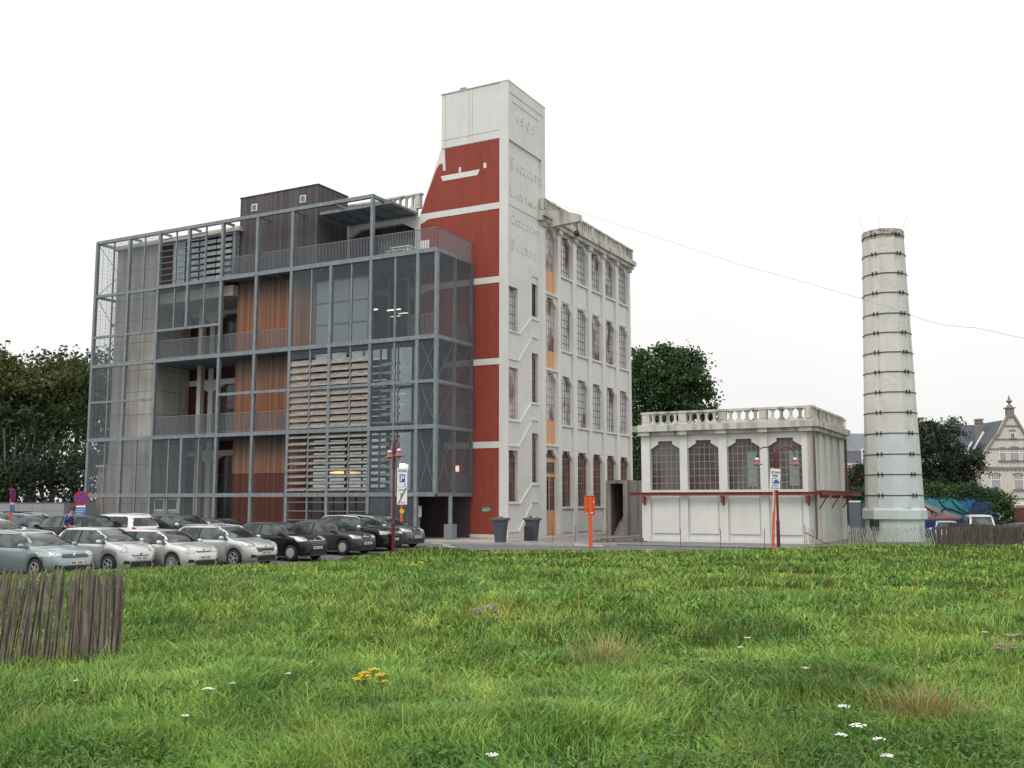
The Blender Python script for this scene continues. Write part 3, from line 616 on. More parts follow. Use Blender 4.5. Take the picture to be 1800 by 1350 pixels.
# notice beside the entrance
nb=thing('notice_board','white paper notice on a dark panel beside the entrance','notice',Vector(BORG)+S*(EX*-4.5+EY*-3.75)+Vector((0,0,0)),-YAW,scale=S)
b=MB(); b.box(-.04,.04,.0,.05,0,2.1); b.build('post',M_RAIL,nb)
b=MB(); b.box(-.17,.17,-.03,0,1.4,2.1); pn=b.build('panel',M_WHITEP,nb); b=MB()
for i in range(7): b.box(-.12,.12-.03*(i%3),-.034,-.03,1.98-.07*i,1.995-.07*i)
b.build('lettering',M_RAIL,pn)

# ------------------------------------------------------------------ low annex
AY=-.46; AX=19.85; OA=Vector((14.7,4.4,0))
ann=thing('annex_building','single-storey white annex with four arched grid windows, stone balustrade and a red rail round it','annex building',Vector(BORG)+S*(EX*OA.x+EY*OA.y),-YAW,scale=S)
def ab(b,name,m,label=None):
    o=b.build(name,m,ann,False,label); o.location=-OA; return o
mA=lambda u,v,w_:(u,AY-w_,v); mS=lambda u,v,w_:(AX+w_,u,v)
AP=[(9.55,10.1),(12.0,12.47),(14.4,14.9),(16.85,17.3),(19.25,19.85)]; AB=[(10.1,12.0),(12.47,14.4),(14.9,16.85),(17.3,19.25)]
b=MB(); b.box(9.6,AX-.3,AY+.4,9.3,-.2,6.4)
for a,c in AP: b.box(a,c,-.2,6.4,-.4,0,mA)
for a,c in AB:
    b.box(a,c,-.2,2.95,-.4,-.16,mA); b.box(a+.12,c-.12,.5,2.68,-.16,-.08,mA); b.box(a,c,-.2,.18,-.16,-.06,mA)
    b.box(a,c,6.05,6.4,-.4,-.12,mA); b.box(a-.02,c+.02,2.95,3.07,-.4,-.02,mA)
    for m_ in (0,1):
        f_=(lambda t:a+t) if m_==0 else (lambda t:c-t)
        b.prism([(f_(0),6.05),(f_(.5),6.05),(f_(.5),5.86),(f_(0),5.56)],-.4,-.12,mA)
ab(b,'wall',M_WHITE)
b=MB()
for a,c in ((-.46,.35),(1.55,2.35),(3.6,4.4),(5.7,6.5),(7.9,9.3)): b.box(a,c,-.2,6.4,-.3,0,mS)
for a,c in ((.35,1.55),(2.35,3.6),(4.4,5.7),(6.5,7.9)): b.box(a,c,-.2,6.4,-.3,-.14,mS)
ab(b,'side_wall',M_WHITEB)
for i,(a,c) in enumerate(AB):
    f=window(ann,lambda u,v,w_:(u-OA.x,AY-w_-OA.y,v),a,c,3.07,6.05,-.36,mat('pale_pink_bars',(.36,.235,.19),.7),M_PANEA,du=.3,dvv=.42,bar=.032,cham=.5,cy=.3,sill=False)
    if i>=2:
        b=MB(); b.box(a+.45,a+.95,3.3,5.3,-.39,-.385,lambda u,v,w_:(u-OA.x,AY-w_-OA.y,v)); b.box(a+1.15,a+1.7,3.3,5.3,-.358,-.357,lambda u,v,w_:(u-OA.x,AY-w_-OA.y,v)); b.build('curtain',mat('sea_green_curtain',(.20,.29,.28),.9,var=.2,scale=4),f)
b=MB()
b.box(9.35,20.1,AY-.12,9.3,6.4,6.62); b.box(9.15,20.3,AY-.42,9.35,6.62,6.98)
for a,c in AP: b.box(a-.08,c+.08,AY-.3,AY,6.38,6.66)
for a in (-.3,1.9,4.0,6.1,8.5): b.box(AX,AX+.3,a-.3,a+.3,6.38,6.66)
b.box(9.4,20.0,AY-.1,9.2,6.98,7.05)
ab(b,'cornice',M_STONE)
balustrade(ann,lambda u,v,w_:(u-OA.x,AY-w_-OA.y,v),9.6,20.0,7.0,.84,-.16,[9.85,12.2,14.65,17.1,19.7],4)
balustrade(ann,lambda u,v,w_:(AX+w_-OA.x,u-OA.y,v),-.6,9.2,7.0,.84,-.1,[-.45,2.0,4.2,6.5,8.9],5)
b=MB()
b.box(8.9,20.25,AY-.36,AY-.24,2.75,2.93); b.box(8.9,20.25,AY-.42,AY-.18,2.91,2.94); b.box(8.9,20.25,AY-.42,AY-.18,2.74,2.765)
for x in (9.75,14.65,19.55): b.box(x-.07,x+.07,AY-.4,AY-.02,2.3,2.72); b.beam((x,AY-.4,2.7),(x,AY-.02,2.2),.08)
ab(b,'front_rail',M_RSTEEL)
b=MB(); b.box(20.1,20.2,AY-.3,11.6,2.75,2.95); b.box(20.35,20.45,AY-.3,11.6,2.75,2.95)
for i in range(30): y=AY-.2+i*.4; b.tube([(20.0,y,2.98),(20.5,y,2.98)],.05,6)
for y in (1,4.5,8.2): b.box(19.86,20.4,y-.04,y+.04,2.6,2.75); b.beam((20.3,y,2.7),(19.87,y,2.0),.06)
ab(b,'roller_track',M_RSTEEL)
b=MB(); b.tube([(19.98,AY-.1,6.3),(19.98,AY-.1,.3)],.06,8); ab(b,'downpipe',M_BROWNF); b=MB(); b.tube([(19.95,9.36,6.4),(19.95,9.36,0)],.08,8); ab(b,'downpipe',M_BROWNF)

# ------------------------------------------------------------------ concrete stair between mill and annex
OS=Vector((4.5,9,0))
cs=thing('concrete_stairwell','grimy concrete stairwell with open doorway and steps between mill and annex','stairwell',Vector(BORG)+S*(EX*OS.x+EY*OS.y),-YAW,scale=S)
def sb(b,name,m): o=b.build(name,m,cs); o.location=-OS; return o
b=MB(); b.box(3.6,3.95,8,8.4,0,3.66); b.box(4.95,5.2,8,8.4,0,3.66); b.box(3.6,5.2,8,20,3.66,3.9); b.box(5.06,5.2,8.4,20,0,3.66); b.box(3.6,3.75,8.4,20,0,3.66); b.box(3.75,5.06,14,14.2,0,3.66)
sb(b,'wall',M_CONCD)
b=MB(); b.box(4.93,5.0,7.96,8.0,0,3.7); b.box(3.6,3.68,7.96,8.0,0,3.7); sb(b,'door_trim',mat('stained_cream',(.33,.28,.2),.9,var=.5,scale=5))
b=MB()
for i in range(7): b.box(3.95,4.95,8.6+i*.3,9.0+i*.3+2,0,.1+.2*(i+1))
sb(b,'steps',mat('step_concrete',(.32,.31,.29),.9,var=.3))

# ------------------------------------------------------------------ factory chimney
CX,CY_=21.0,56.0; K=56/F
def cz(py): return W(1570,py,56).z
ch=thing('factory_chimney','tall tapering cream brick chimney with black iron hoops and pale blue lower part','chimney',(CX,CY_,GZ),R(8))
zb=cz(893)-GZ; zt=cz(410)-GZ; rb=48.5*K; rt=35.3*K
NS=12
b=MB(); b.lathe([(rb,zb),(rb+(rt-rb)*.33,zb+(zt-zb)*.33),(rt,zt-.25),(rt+.02,zt-.2),(rt*.98,zt)],n=NS); 
M_CHIM=wallmat('chimney_cream_paint',(.64,.63,.585),(.30,.28,.25),.05,.5,(.54,.8),crack=.42)
M_CHB=mat('pale_blue_paint',(.54,.60,.60),.75,var=.07,scale=2,bump=.1)
n=M_CHIM.node_tree
b.build('shaft',M_CHIM,ch)
def rad(z): return rb+(rt-rb)*(z-zb)/(zt-zb)
z1=cz(765)-GZ; b=MB()
# the repainted patch wraps the faces towards the lawn
def patch(z0,z1,r0,r1,js,off=.012):
    vs=[];fs=[]
    for j in js+[js[-1]+1]:
        t=2*math.pi*j/NS
        for z,r in ((z0,r0+off),(z1,r1+off)): vs.append((r*math.cos(t),r*math.sin(t),z))
    for i in range(len(js)): fs.append((2*i,2*i+2,2*i+3,2*i+1))
    b.add(vs,fs)
patch(zb,z1,rad(zb),rad(z1),[7,8,9,10])
b.build('blue_patch',M_CHB,ch)
b=MB(); zp=cz(912)-GZ; b.lathe([(rb+.16,zp),(rb+.16,zb-.12),(rb+.08,zb),(rb-.1,zb+.03)],n=8,rot=R(22.5)); b.lathe([(rb,0),(rb,zp)],n=8,rot=R(22.5)); b.build('plinth',M_CHB,ch)
b=MB(); b.lathe([(rt+.015,zt-.5),(rt+.02,zt+.01),(rt-.25,zt+.01)],n=NS); b.build('sooty_rim',mat('crumbled_rim',(.44,.41,.36),.95,var=.6,scale=5,ramp=(.4,.6)),ch)
for py in (420,453,487,521,557,590,624,658,693,728,764,800,835,871):
    z=cz(py)-GZ; r=rad(z)+.03; b=MB()
    ring=[(r*math.cos(2*math.pi*(j%NS)/NS),r*math.sin(2*math.pi*(j%NS)/NS),z) for j in range(NS+1)]
    for p_,q in zip(ring,ring[1:]): b.beam(p_,q,.025,.042)
    hp=b.build('iron_hoop',M_BLACK,ch); b=MB()
    for t in (R(216),R(285),R(36),R(105)):
        c_=Vector((math.cos(t),math.sin(t),0)); tv=Vector((-math.sin(t),math.cos(t),0)); c_=c_*(r*.985+.02)
        for s_ in (-1,1): a=c_+tv*(.11*s_); b.beam(a+Vector((0,0,z-.11)),a+Vector((0,0,z+.11)),.06,.05)
    b.build('hoop_clamp',M_BLACK,hp)
b=MB()
for t,l in ((R(235),.65),(R(300),.65),(R(190),.8),(R(350),.6)):
    c_=Vector((math.cos(t)*rt,math.sin(t)*rt,zt-.6)); b.tube([c_,c_+Vector((math.cos(t)*.1,math.sin(t)*.1,.5)),c_+Vector((math.cos(t)*.45,math.sin(t)*.45,.6+l))],.008,5)
b.build('lightning_rod',M_RAIL,ch)
b=MB(); b.box(-rb*1.12,-rb*.92,-rb*.6,-rb*.3,.6,zp); b.build('soot_door',M_BLACK,ch)
# ------------------------------------------------------------------ ground
def grid_mesh(name,xs,ys,zf,m,kind='structure',skip=None):
    vs=[(x,y,zf(x,y)) for y in ys for x in xs]; n=len(xs)
    fs=[(j*n+i,j*n+i+1,(j+1)*n+i+1,(j+1)*n+i) for j in range(len(ys)-1) for i in range(n-1) if not(skip and skip((xs[i]+xs[i+1])/2,(ys[j]+ys[j+1])/2))]
    me=bpy.data.meshes.new(name); me.from_pydata(vs,[],fs); me.materials.append(m); me.polygons.foreach_set('use_smooth',[True]*len(fs))
    o=bpy.data.objects.new(name,me); COL.objects.link(o); o['kind']=kind; return o
grid_mesh('ground',[-900,-200]+[-60+1.5*i for i in range(70)]+[60,200,900],[-60,-5,10]+[20+1.5*i for i in range(30)]+[80,100,200,600,1600],lambda x,y:lot_z(x,y)-.02,M_ASPH)
def flat(name,pts,z,m,kind='structure'):
    b=MB(); b.add([(x,y,GZ+z) for x,y in pts],[tuple(range(len(pts)))]); o=b.build(name,m); o['kind']=kind; return o
def lw(u,v): p=Vector(BORG)+S*(EX*u+EY*v); return (p.x,p.y)
flat('pavement',[lw(-36,-8.6),lw(10.5,-8.6),lw(6.2,-.2),lw(6.2,30),lw(-.3,30),lw(-.3,-.1),lw(-36,-.1)],-.008,M_PAVE)
flat('gravel_strip',[lw(1.9,-5.2),lw(24,-6.4),lw(24,-.2),lw(6.2,-.2),lw(6.2,22),lw(1.6,22)],.004,M_GRAVEL)
b=MB()
for a,c in ((lw(2.1,-5.3),lw(10.5,-6.9)),(lw(-2,-8.5),lw(8.6,-8.5))):
    b.beam((a[0],a[1],GZ+.02),(c[0],c[1],GZ+.02),.18,.12)
o=b.build('kerb',M_PAVE); o['kind']='structure'
b=MB()
for a,c in (((-3.4,50.9),(-2.6,48.2)),((-6.6,58.5),(-3.1,51.5))):
    d=Vector((c[0]-a[0],c[1]-a[1],0)).normalized(); n_=Vector((-d.y,d.x,0))*.09; z=GZ-.012
    b.add([(a[0]+n_.x,a[1]+n_.y,z),(a[0]-n_.x,a[1]-n_.y,z),(c[0]-n_.x,c[1]-n_.y,z),(c[0]+n_.x,c[1]+n_.y,z)],[(0,1,2,3)])
o=b.build('parking_line',M_ROADW); o['kind']='structure'
# meadow
def edge_dist(x,y):
    dl=(x-(np.interp(y,[0,31.5,32.6,34.6,35.8,38.3,41,44,46.3,48.8,60],[-34,-17.1,-13.85,-12.5,-10.75,-9.2,-7.8,-6.2,-5.3,-4.45,0])+.35))*.88   # distance right of the line of car noses
    xs=[-60,-4.2,-1.8,7.7,12.5,14.8,60]; yv=[49.8,49.8,46.4,45.8,47.4,50.6,50.6]
    df=np.interp(x,xs,yv)-y
    return dl,df
_g=nrng.random((64,64))
def vnoise(x,y,s):
    x=np.asarray(x)/s+200; y=np.asarray(y)/s+200; xi=np.floor(x).astype(int); yi=np.floor(y).astype(int); fx=x-xi; fy=y-yi; fx=fx*fx*(3-2*fx); fy=fy*fy*(3-2*fy)
    g=lambda a,c:_g[a%64,c%64]
    return (g(xi,yi)*(1-fx)+g(xi+1,yi)*fx)*(1-fy)+(g(xi,yi+1)*(1-fx)+g(xi+1,yi+1)*fx)*fy
def ss(a,c,x): t=np.clip((x-a)/(c-a),0,1); return t*t*(3-2*t)
def mz(x,y):
    x=np.asarray(x,float); y=np.asarray(y,float); dl,df=edge_dist(x,y)
    lz=lotz(x,y); zm=.65-.34*ss(14,46,y)
    e=ss(-.8,9,dl)*ss(-.5,5,df)
    z=lz+(zm-lz)*e+ e*.22*(vnoise(x,y,2.6)-.5)*(1-.7*ss(16,30,y))+e*.08*(vnoise(x+5,y+1,.9)-.5)+e*.22*(vnoise(x+9,y+4,8.0)-.5)*ss(8,16,y)*(1-.7*ss(20,34,y))
    return np.maximum(z,lz+.03*e+.005)
xs=list(np.arange(-24,-6,1.0))+list(np.arange(-6,8,.5))+list(np.arange(8,62,1.5)); ys=list(np.arange(-4,16,.5))+list(np.arange(16,52,.9))
def sk(x,y): dl,df=edge_dist(x,y); return dl<-.1 or df<-.3
grid_mesh('meadow_soil',xs,ys,lambda x,y:float(mz(x,y))-.005,M_SOIL,skip=sk)
b=MB(); b.add([(14.8,50.7,GZ-.01),(90,50.7,GZ-.01),(90,62,GZ-.01),(15.5,62,GZ-.01)],[(0,1,2,3)]); o=b.build('lawn_strip',mat('short_lawn',(.07,.12,.03),.95,var=.4,scale=3)); o['kind']='structure'
def leafmat(name,base,dk,sc_,tr=.25,attr='tint'):
    m=mat(name,base,.55,col2=dk,scale=sc_,detail=3,ramp=(.35,.65),attr=attr,transl=tr,spec=.25); return m
M_GRASS=leafmat('meadow_grass',(.30,.425,.092),(.155,.30,.06),1.1,.18)
def blades(N,ymin,ymax,seed,hmin,hmax,wk,wmin,powr=1.0,name='grass',m=M_GRASS,tintf=None,filt=None,lean=.55):
    r=np.random.default_rng(seed)
    t=r.random(N)**powr; y=1/((1/ymin)+t*((1/ymax)-(1/ymin))); x=(r.random(N)*2-1)*(.56*y+4.2)
    # gather into tufts
    tx=r.normal(0,1,N)*.02*y**.6; x=np.round(x/(.09+.012*y))*(.09+.012*y)+(r.random(N)-.5)*(.05+.012*y)+tx
    dl,df=edge_dist(x,y); ok=(dl>.05)&(df>-.1)
    fn=vnoise(x,y,1.7)*.6+vnoise(x+8,y-3,.42)*.55; ok&=r.random(N)<np.clip(.05+1.5*(fn-.18),.12,1)
    if filt is not None: ok&=filt(x,y,r)
    x=x[ok]; y=y[ok]; n=len(x); dl,df=edge_dist(x,y)
    z=mz(x,y)
    hn=vnoise(x+3,y-7,.7)*.5+vnoise(x,y,3.2)*.35+vnoise(x+8,y-3,.42)*.35
    h=(hmin+(hmax-hmin)*np.clip(hn,0,1)**1.3*r.random(n)**.5)*np.clip(.45+np.minimum(dl+1.5,df+1)*.25,.45,1)
    wd=np.maximum(wmin,wk*y)*(.6+.8*r.random(n))
    az=r.random(n)*2*np.pi; dirn=vnoise(x,y,1.3)*12.0
    ln=h*(.15+lean*r.random(n)*1.3); lx=np.cos(dirn+r.normal(0,1.6,n))*ln; ly=np.sin(dirn+r.normal(0,1.6,n))*ln
    wx=np.cos(az)*wd/2; wy=np.sin(az)*wd/2
    P=np.zeros((n,7,3))
    for k,(f,lf,wf) in enumerate(((0,0,.8),(.45,.22,1.0),(.82,.6,.7))):
        P[:,2*k,0]=x+lx*lf-wx*wf; P[:,2*k+1,0]=x+lx*lf+wx*wf; P[:,2*k,1]=y+ly*lf-wy*wf; P[:,2*k+1,1]=y+ly*lf+wy*wf; P[:,2*k,2]=P[:,2*k+1,2]=z+h*f-(.01 if k==0 else 0)
    P[:,6,0]=x+lx; P[:,6,1]=y+ly; P[:,6,2]=z+h*(1.0-.25*r.random(n))
    base=(np.arange(n)*7)[:,None]
    q=np.stack([base+np.array([0,1,3,2]),base+np.array([2,3,5,4])],1).reshape(-1,4); tr=(base+np.array([4,5,6])).reshape(-1,3)
    loops=np.concatenate([q.ravel(),tr.ravel()]); ls=np.concatenate([np.arange(len(q))*4,len(q)*4+np.arange(len(tr))*3]); lt=np.concatenate([np.full(len(q),4),np.full(len(tr),3)])
    me=bpy.data.meshes.new(name); me.vertices.add(n*7); me.vertices.foreach_set('co',P.ravel()); me.loops.add(len(loops)); me.loops.foreach_set('vertex_index',loops.astype(np.int32))
    me.polygons.add(len(ls)); me.polygons.foreach_set('loop_start',ls.astype(np.int32)); me.polygons.foreach_set('loop_total',lt.astype(np.int32)); me.update()
    at=me.color_attributes.new('tint','FLOAT_COLOR','POINT')
    pn=vnoise(x+20,y+11,2.3); dn=vnoise(x-14,y+31,3.6)
    c=np.ones((n,4)); b_=.55+.9*r.random(n)
    yel=np.clip((pn-.5)*1.9,0,1)*r.random(n); dry=(r.random(n)<(.025+.3*np.clip(dn-.72,0,1)*3))
    sp=vnoise(x+70,y-31,.45); b_=b_*(.72+.56*sp); c[:,0]=b_*(1+.45*yel); c[:,1]=b_*(1+.08*yel); c[:,2]=b_*(1-.15*yel)
    dk=np.clip((.46-pn)*3,0,1)*.34; c[:,:3]*=(1-dk)[:,None]
    c[dry,0]*=1.75; c[dry,1]*=1.05; c[dry,2]*=1.3
    if tintf is not None: c[:,:3]*=np.array(tintf)
    at.data.foreach_set('color',np.repeat(c,7,0).ravel())
    me.materials.append(m); o=bpy.data.objects.new(name,me); COL.objects.link(o); tag(o,kind='stuff'); return o
g1=blades(600000,4.3,54,3,.05,.25,.00068,.0034,lean=1.05); g1['label']='rough green meadow grass filling the foreground'; g1['category']='grass'
g2=blades(150000,4.3,40,5,.05,.2,.0019,.011,name='weeds',tintf=(.66,.9,.8),filt=lambda x,y,r:vnoise(x+40,y+17,1.5)+.4*vnoise(x+4,y+1,.5)>.62,lean=1.6); g2['label']='broad-leaved dark weeds in patches through the meadow'; g2['category']='weeds'
g3=blades(4200,4.5,46,8,.26,.50,.0006,.003,name='seed_stalks',tintf=(1.15,.85,.95),lean=.35); g3['label']='thin pale seed stalks standing above the meadow grass'; g3['category']='stalks'
# dry straw tussocks
M_STRAW=mat('dry_straw',(.40,.36,.15),.8,var=.3,scale=5,transl=.2)
for lab,px,py,n_,rr,mm in (('straw-coloured tussock in the middle of the meadow, right of the yellow flowers',1060,1180,260,.45,M_STRAW),('reddish-brown dry tussock near the lower right corner',1600,1310,230,.5,mat('rusty_straw',(.33,.24,.10),.8,var=.3,scale=5,transl=.2))):
    d=1.9*F/(py-881); x0=(px-900)*d/F; t=thing('dry_tussock',lab,'tussock',(x0,d,float(mz(x0,d)))); b=MB()
    for i in range(n_):
        a=rnd.uniform(0,2*math.pi); r_=rnd.uniform(0,rr)**1; h=rnd.uniform(.2,.42); l=rnd.uniform(.1,.35); c_=Vector((r_*math.cos(a),r_*math.sin(a)*.6,-.02)); a2=a+rnd.uniform(-.6,.6); dx=Vector((math.cos(a2),math.sin(a2),0)); wv=Vector((-dx.y,dx.x,0))*.0035
        p1=c_+dx*l*.3+Vector((0,0,h*.6)); p2=c_+dx*l+Vector((0,0,h))
        b.add([c_-wv,c_+wv,p1+wv,p1-wv,p2],[(0,1,2,3),(3,2,4)])
    b.build('blades',mm,t)
# wild flowers
M_STEM=mat('flower_stem',(.10,.17,.045),.8); M_WFL=mat('white_petals',(.8,.8,.74),.8); M_YFL=mat('yellow_petals',(.75,.50,.02),.7); M_PFL=mat('faded_mauve_petals',(.36,.24,.26),.8)
def at_meadow(px,py,hh=.3):
    # walk out along the view ray until it meets the meadow plus the plant's height
    for d in np.arange(4.4,50,.1):
        p=W(px,py,d)
        if p.z<=float(mz(p.x,d))+hh: return p.x,float(d)
    return p.x,48.
def umbel(px,py,r,lab,mm=M_WFL,hh=.33,name='wild_carrot',cat='wildflower',grp='white umbels in the meadow',heads=1):
    x,y=at_meadow(px,py,hh); t=thing(name,lab,cat,(x,y,float(mz(x,y))),group=grp); b=MB(); s=MB()
    for k in range(heads):
        ox=rnd.uniform(-1,1)*r*2.2*(heads>1); oz=rnd.uniform(-.16,.03)*(heads>1); tp=Vector((ox,rnd.uniform(-.03,.03),hh+oz))
        s.tube([(0,0,-.02),(ox*.4,0,hh*.6),tp],.003,5)
        for i in range(26):
            a=rnd.uniform(0,6.28); q=math.sqrt(rnd.random())*r; c_=tp+Vector((q*math.cos(a),q*math.sin(a),.012-q*q*3+rnd.uniform(0,.006))); e=r*.17
            b.lathe([(e*.3,-e*.4),(e,0),(e*.4,e*.5)],c_,5)
            if i%3==0: s.tube([tp-Vector((0,0,.05)),c_],.0014,4)
    s.build('stem',M_STEM,t); b.build('flower_head',mm,t)
fl=[(363,1217,.05,'largest white umbel low on the left, below the paling fence end'),(134+200,1200,.0,'')]
for px,py,r,lab in ((364,1216,.045,'largest white umbel in the left half, between the paling fence and the yellow ragwort'),(325,1264,.026,'small white umbel low in the left foreground'),(409,1204,.022,'small white umbel just right of the largest left-hand umbel'),(135,1200,.02,'small white umbel in front of the paling fence'),(1315,1124,.034,'white umbel in the right half, highest of the pair near the middle'),(1302,1142,.03,'white umbel just below the highest one of the right half'),(1482,1249,.042,'flat white umbel in the lower right, above the round lacy one'),(1511,1280,.05,'round lacy white umbel in the lower right, the widest of all'),(1480,1298,.04,'white umbel with a bent stem below the round lacy one'),(1549,1312,.036,'white umbel left of the rusty tussock, low down'),(1558,1338,.036,'lowest white umbel by the bottom edge on the right'),(1733,1114,.03,'small white umbel far out at the right edge'),(865,1335,.036,'white umbel by the bottom edge below the middle'),(1418,1178,.026,'lone white umbel above the flat lower-right ones'),(507,1190,.024,'small white umbel left of the yellow ragwort')):
    umbel(px,py,r,lab)
umbel(655,1172,.05,'yellow ragwort with several heads at the lower centre left',M_YFL,.42,'ragwort','wildflower',None,heads=7)
umbel(733,990,.10,'tiny yellow flowers on the slope near the left street lamp',M_YFL,.3,'ragwort','wildflower',None,heads=2)
umbel(855,1070,.07,'faded mauve thistles in the middle of the meadow',M_PFL,.34,'thistle','wildflower',None,heads=6)
umbel(1770,1125,.06,'faded mauve thistles at the right edge of the meadow',M_PFL,.36,'thistle','wildflower',None,heads=6)

# ------------------------------------------------------------------ paling fences
M_PALE=mat('weathered_chestnut',(.205,.175,.145),.9,var=.55,scale=7,stretch=(3,3,.5),bump=.3)
M_PALED=mat('grey_brown_paling',(.115,.10,.085),.9,var=.55,scale=7,stretch=(3,3,.5))
def paling(name,label,pts,h,sp,m,zf,lean=0.0,wd=.026,two=False,jh=.06,leanf=None,posts=(),seed=1):
    rr=random.Random(seed); t=thing(name,label,'fence',(pts[0][0],pts[0][1],zf(*pts[0]))); O_=Vector(t.location); b=MB(); wi=MB()
    seg=[(Vector((a[0],a[1],0)),Vector((c[0],c[1],0))) for a,c in zip(pts,pts[1:])]; 
    def put(off):
        carry=0
        for a,c in seg:
            L_=(c-a).length; d=(c-a)/L_; n_=Vector((-d.y,d.x,0)); s=carry
            while s<L_:
                p=a+d*s+n_*off; z=zf(p.x,p.y); hh=h*(1+rr.uniform(-jh,jh)); ln=(leanf(p.x) if leanf else lean)+rr.uniform(-.035,.035)
                q0=p+Vector((0,0,z-.06)); q2=p+d*(ln*hh)+n_*rr.uniform(-.02,.02)+Vector((0,0,z+hh)); q1=q0.lerp(q2,.93)
                w_=wd*rr.uniform(.7,1.25)
                vs=[q+d*(i*w_/2*f)+n_*(j*.011*f) for q,f in ((q0,1),(q1,1),(q2,.35)) for i in (-1,1) for j in (-1,1)]
                vs=[v-O_ for v in vs]
                b.add(vs,[(0,1,5,4),(2,3,7,6),(0,2,6,4),(1,3,7,5),(4,5,9,8),(6,7,11,10),(4,6,10,8),(5,7,11,9),(8,9,11,10)])
                s+=sp*rr.uniform(.75,1.3)
            carry=s-L_
            for f in (.2,.82):
                for k in range(6):
                    pa=a.lerp(c,k/6)+n_*(off+.014); pc=a.lerp(c,(k+1)/6)+n_*(off+.014)
                    wi.tube([pa+Vector((0,0,zf(pa.x,pa.y)+h*f))-O_,pc+Vector((0,0,zf(pc.x,pc.y)+h*f))-O_],.003,4)
    put(0)
    if two: put(.07)
    b.build('paling',m,t)
    if wi.f: wi.build('wire',M_RAIL,t)
    for px_,py_,hh in posts:
        c_=MB(); z=zf(px_,py_); c_.lathe([(.03,-.1),(.028,hh-.03),(.018,hh)],(px_-O_.x,py_-O_.y,z-O_.z),8); c_.build('fence_post',m,t)
zme=lambda x,y: float(mz(x,y))
P1=(-4.30,11.35)
paling('paling_fence','weathered chestnut paling fence at the left edge in front of the parked cars',[(-7.6,9.7),(-5.9,10.75),P1],1.03,.036,M_PALE,zme,lean=.10,two=True,wd=.0165,leanf=lambda x:.17*min(1,max(0,(-4.6-x)/1.2))+.01,posts=((-5.72,10.86,1.1),(-4.62,11.2,1.08)),seed=4)
paling('paling_fence','second run of weathered paling set close behind the left-hand one',[P1,(-5.3,12.4),(-9.5,13.2)],1.0,.07,M_PALE,zme,leanf=lambda x:.06,jh=.05,wd=.02,seed=9)
zf2=lambda x,y:GZ
paling('paling_fence','pale sparse paling fence in front of the annex corner and chimney',[(14.5,50.7),(21.0,50.7)],.9,.105,mat('bleached_chestnut',(.40,.37,.33),.9,var=.4,scale=7),zf2,leanf=lambda x:(-.0 if x<16.9 else -.32*min(1,(x-16.9)/1.2)),wd=.03,posts=((14.5,50.68,1.02),(16.7,50.68,1.0),(20.3,50.68,1.0)),seed=11)
paling('paling_fence','dense dark paling fence right of the chimney',[(20.9,50.75),(25.3,50.75),(25.7,60.0)],.92,.045,M_PALED,zf2,lean=-.03,wd=.032,two=True,seed=13)
t=thing('fence_brace','thin dark wooden brace leaning behind the pale paling fence','brace',(14.6,50.9,GZ)); b=MB(); b.beam((0,0,.62),(1.05,0,.05),.05); b.build('bar',M_PALED,t)
# iron stakes along the gravel
for i,(px,py) in enumerate(((971,951),(1010,953),(1065,955),(1125,957),(1193,960),(1263,961),(1339,961))):
    d=2.16*F/(py-881); x=(px-900)*d/F
    b=MB(); b.tube([(0,0,-.05),(0,0,.84)],.016,6); b.tube([(0,0,.80),(.05,0,.86),(.02,0,.9)],.01,5)
    o=b.build('iron_stake',M_BROWNF); o.location=(x,d,GZ); o.rotation_euler=(R(rnd.uniform(-2,2)),R(rnd.uniform(-2,2)),rnd.uniform(0,3))
    tag(o,['thin iron stake in front of the orange plywood door, leftmost of the row','thin iron stake second from the left, left of the orange letter box','thin iron stake in front of the concrete stairwell','thin iron stake in front of the gap beside the annex','thin iron stake before the first annex window','thin iron stake before the second annex window','thin iron stake just left of the leaning parking sign'][i],'stake','iron stakes along the gravel')
t=thing('stone_block_row','row of small broken reddish blocks on the gravel by the stairwell','rubble',W(1085,943,54.5)); t.location.z=GZ
b=MB()
for i in range(9):
    a=-1.2+i*.3; b.box(a,a+.2,-.1,.1,0,rnd.uniform(.08,.22))
b.box(-1.4,1.6,-.15,.15,0,.07); b.build('blocks',mat('dirty_block',(.16,.115,.10),.95,var=.4,scale=6),t,bevel=.01)
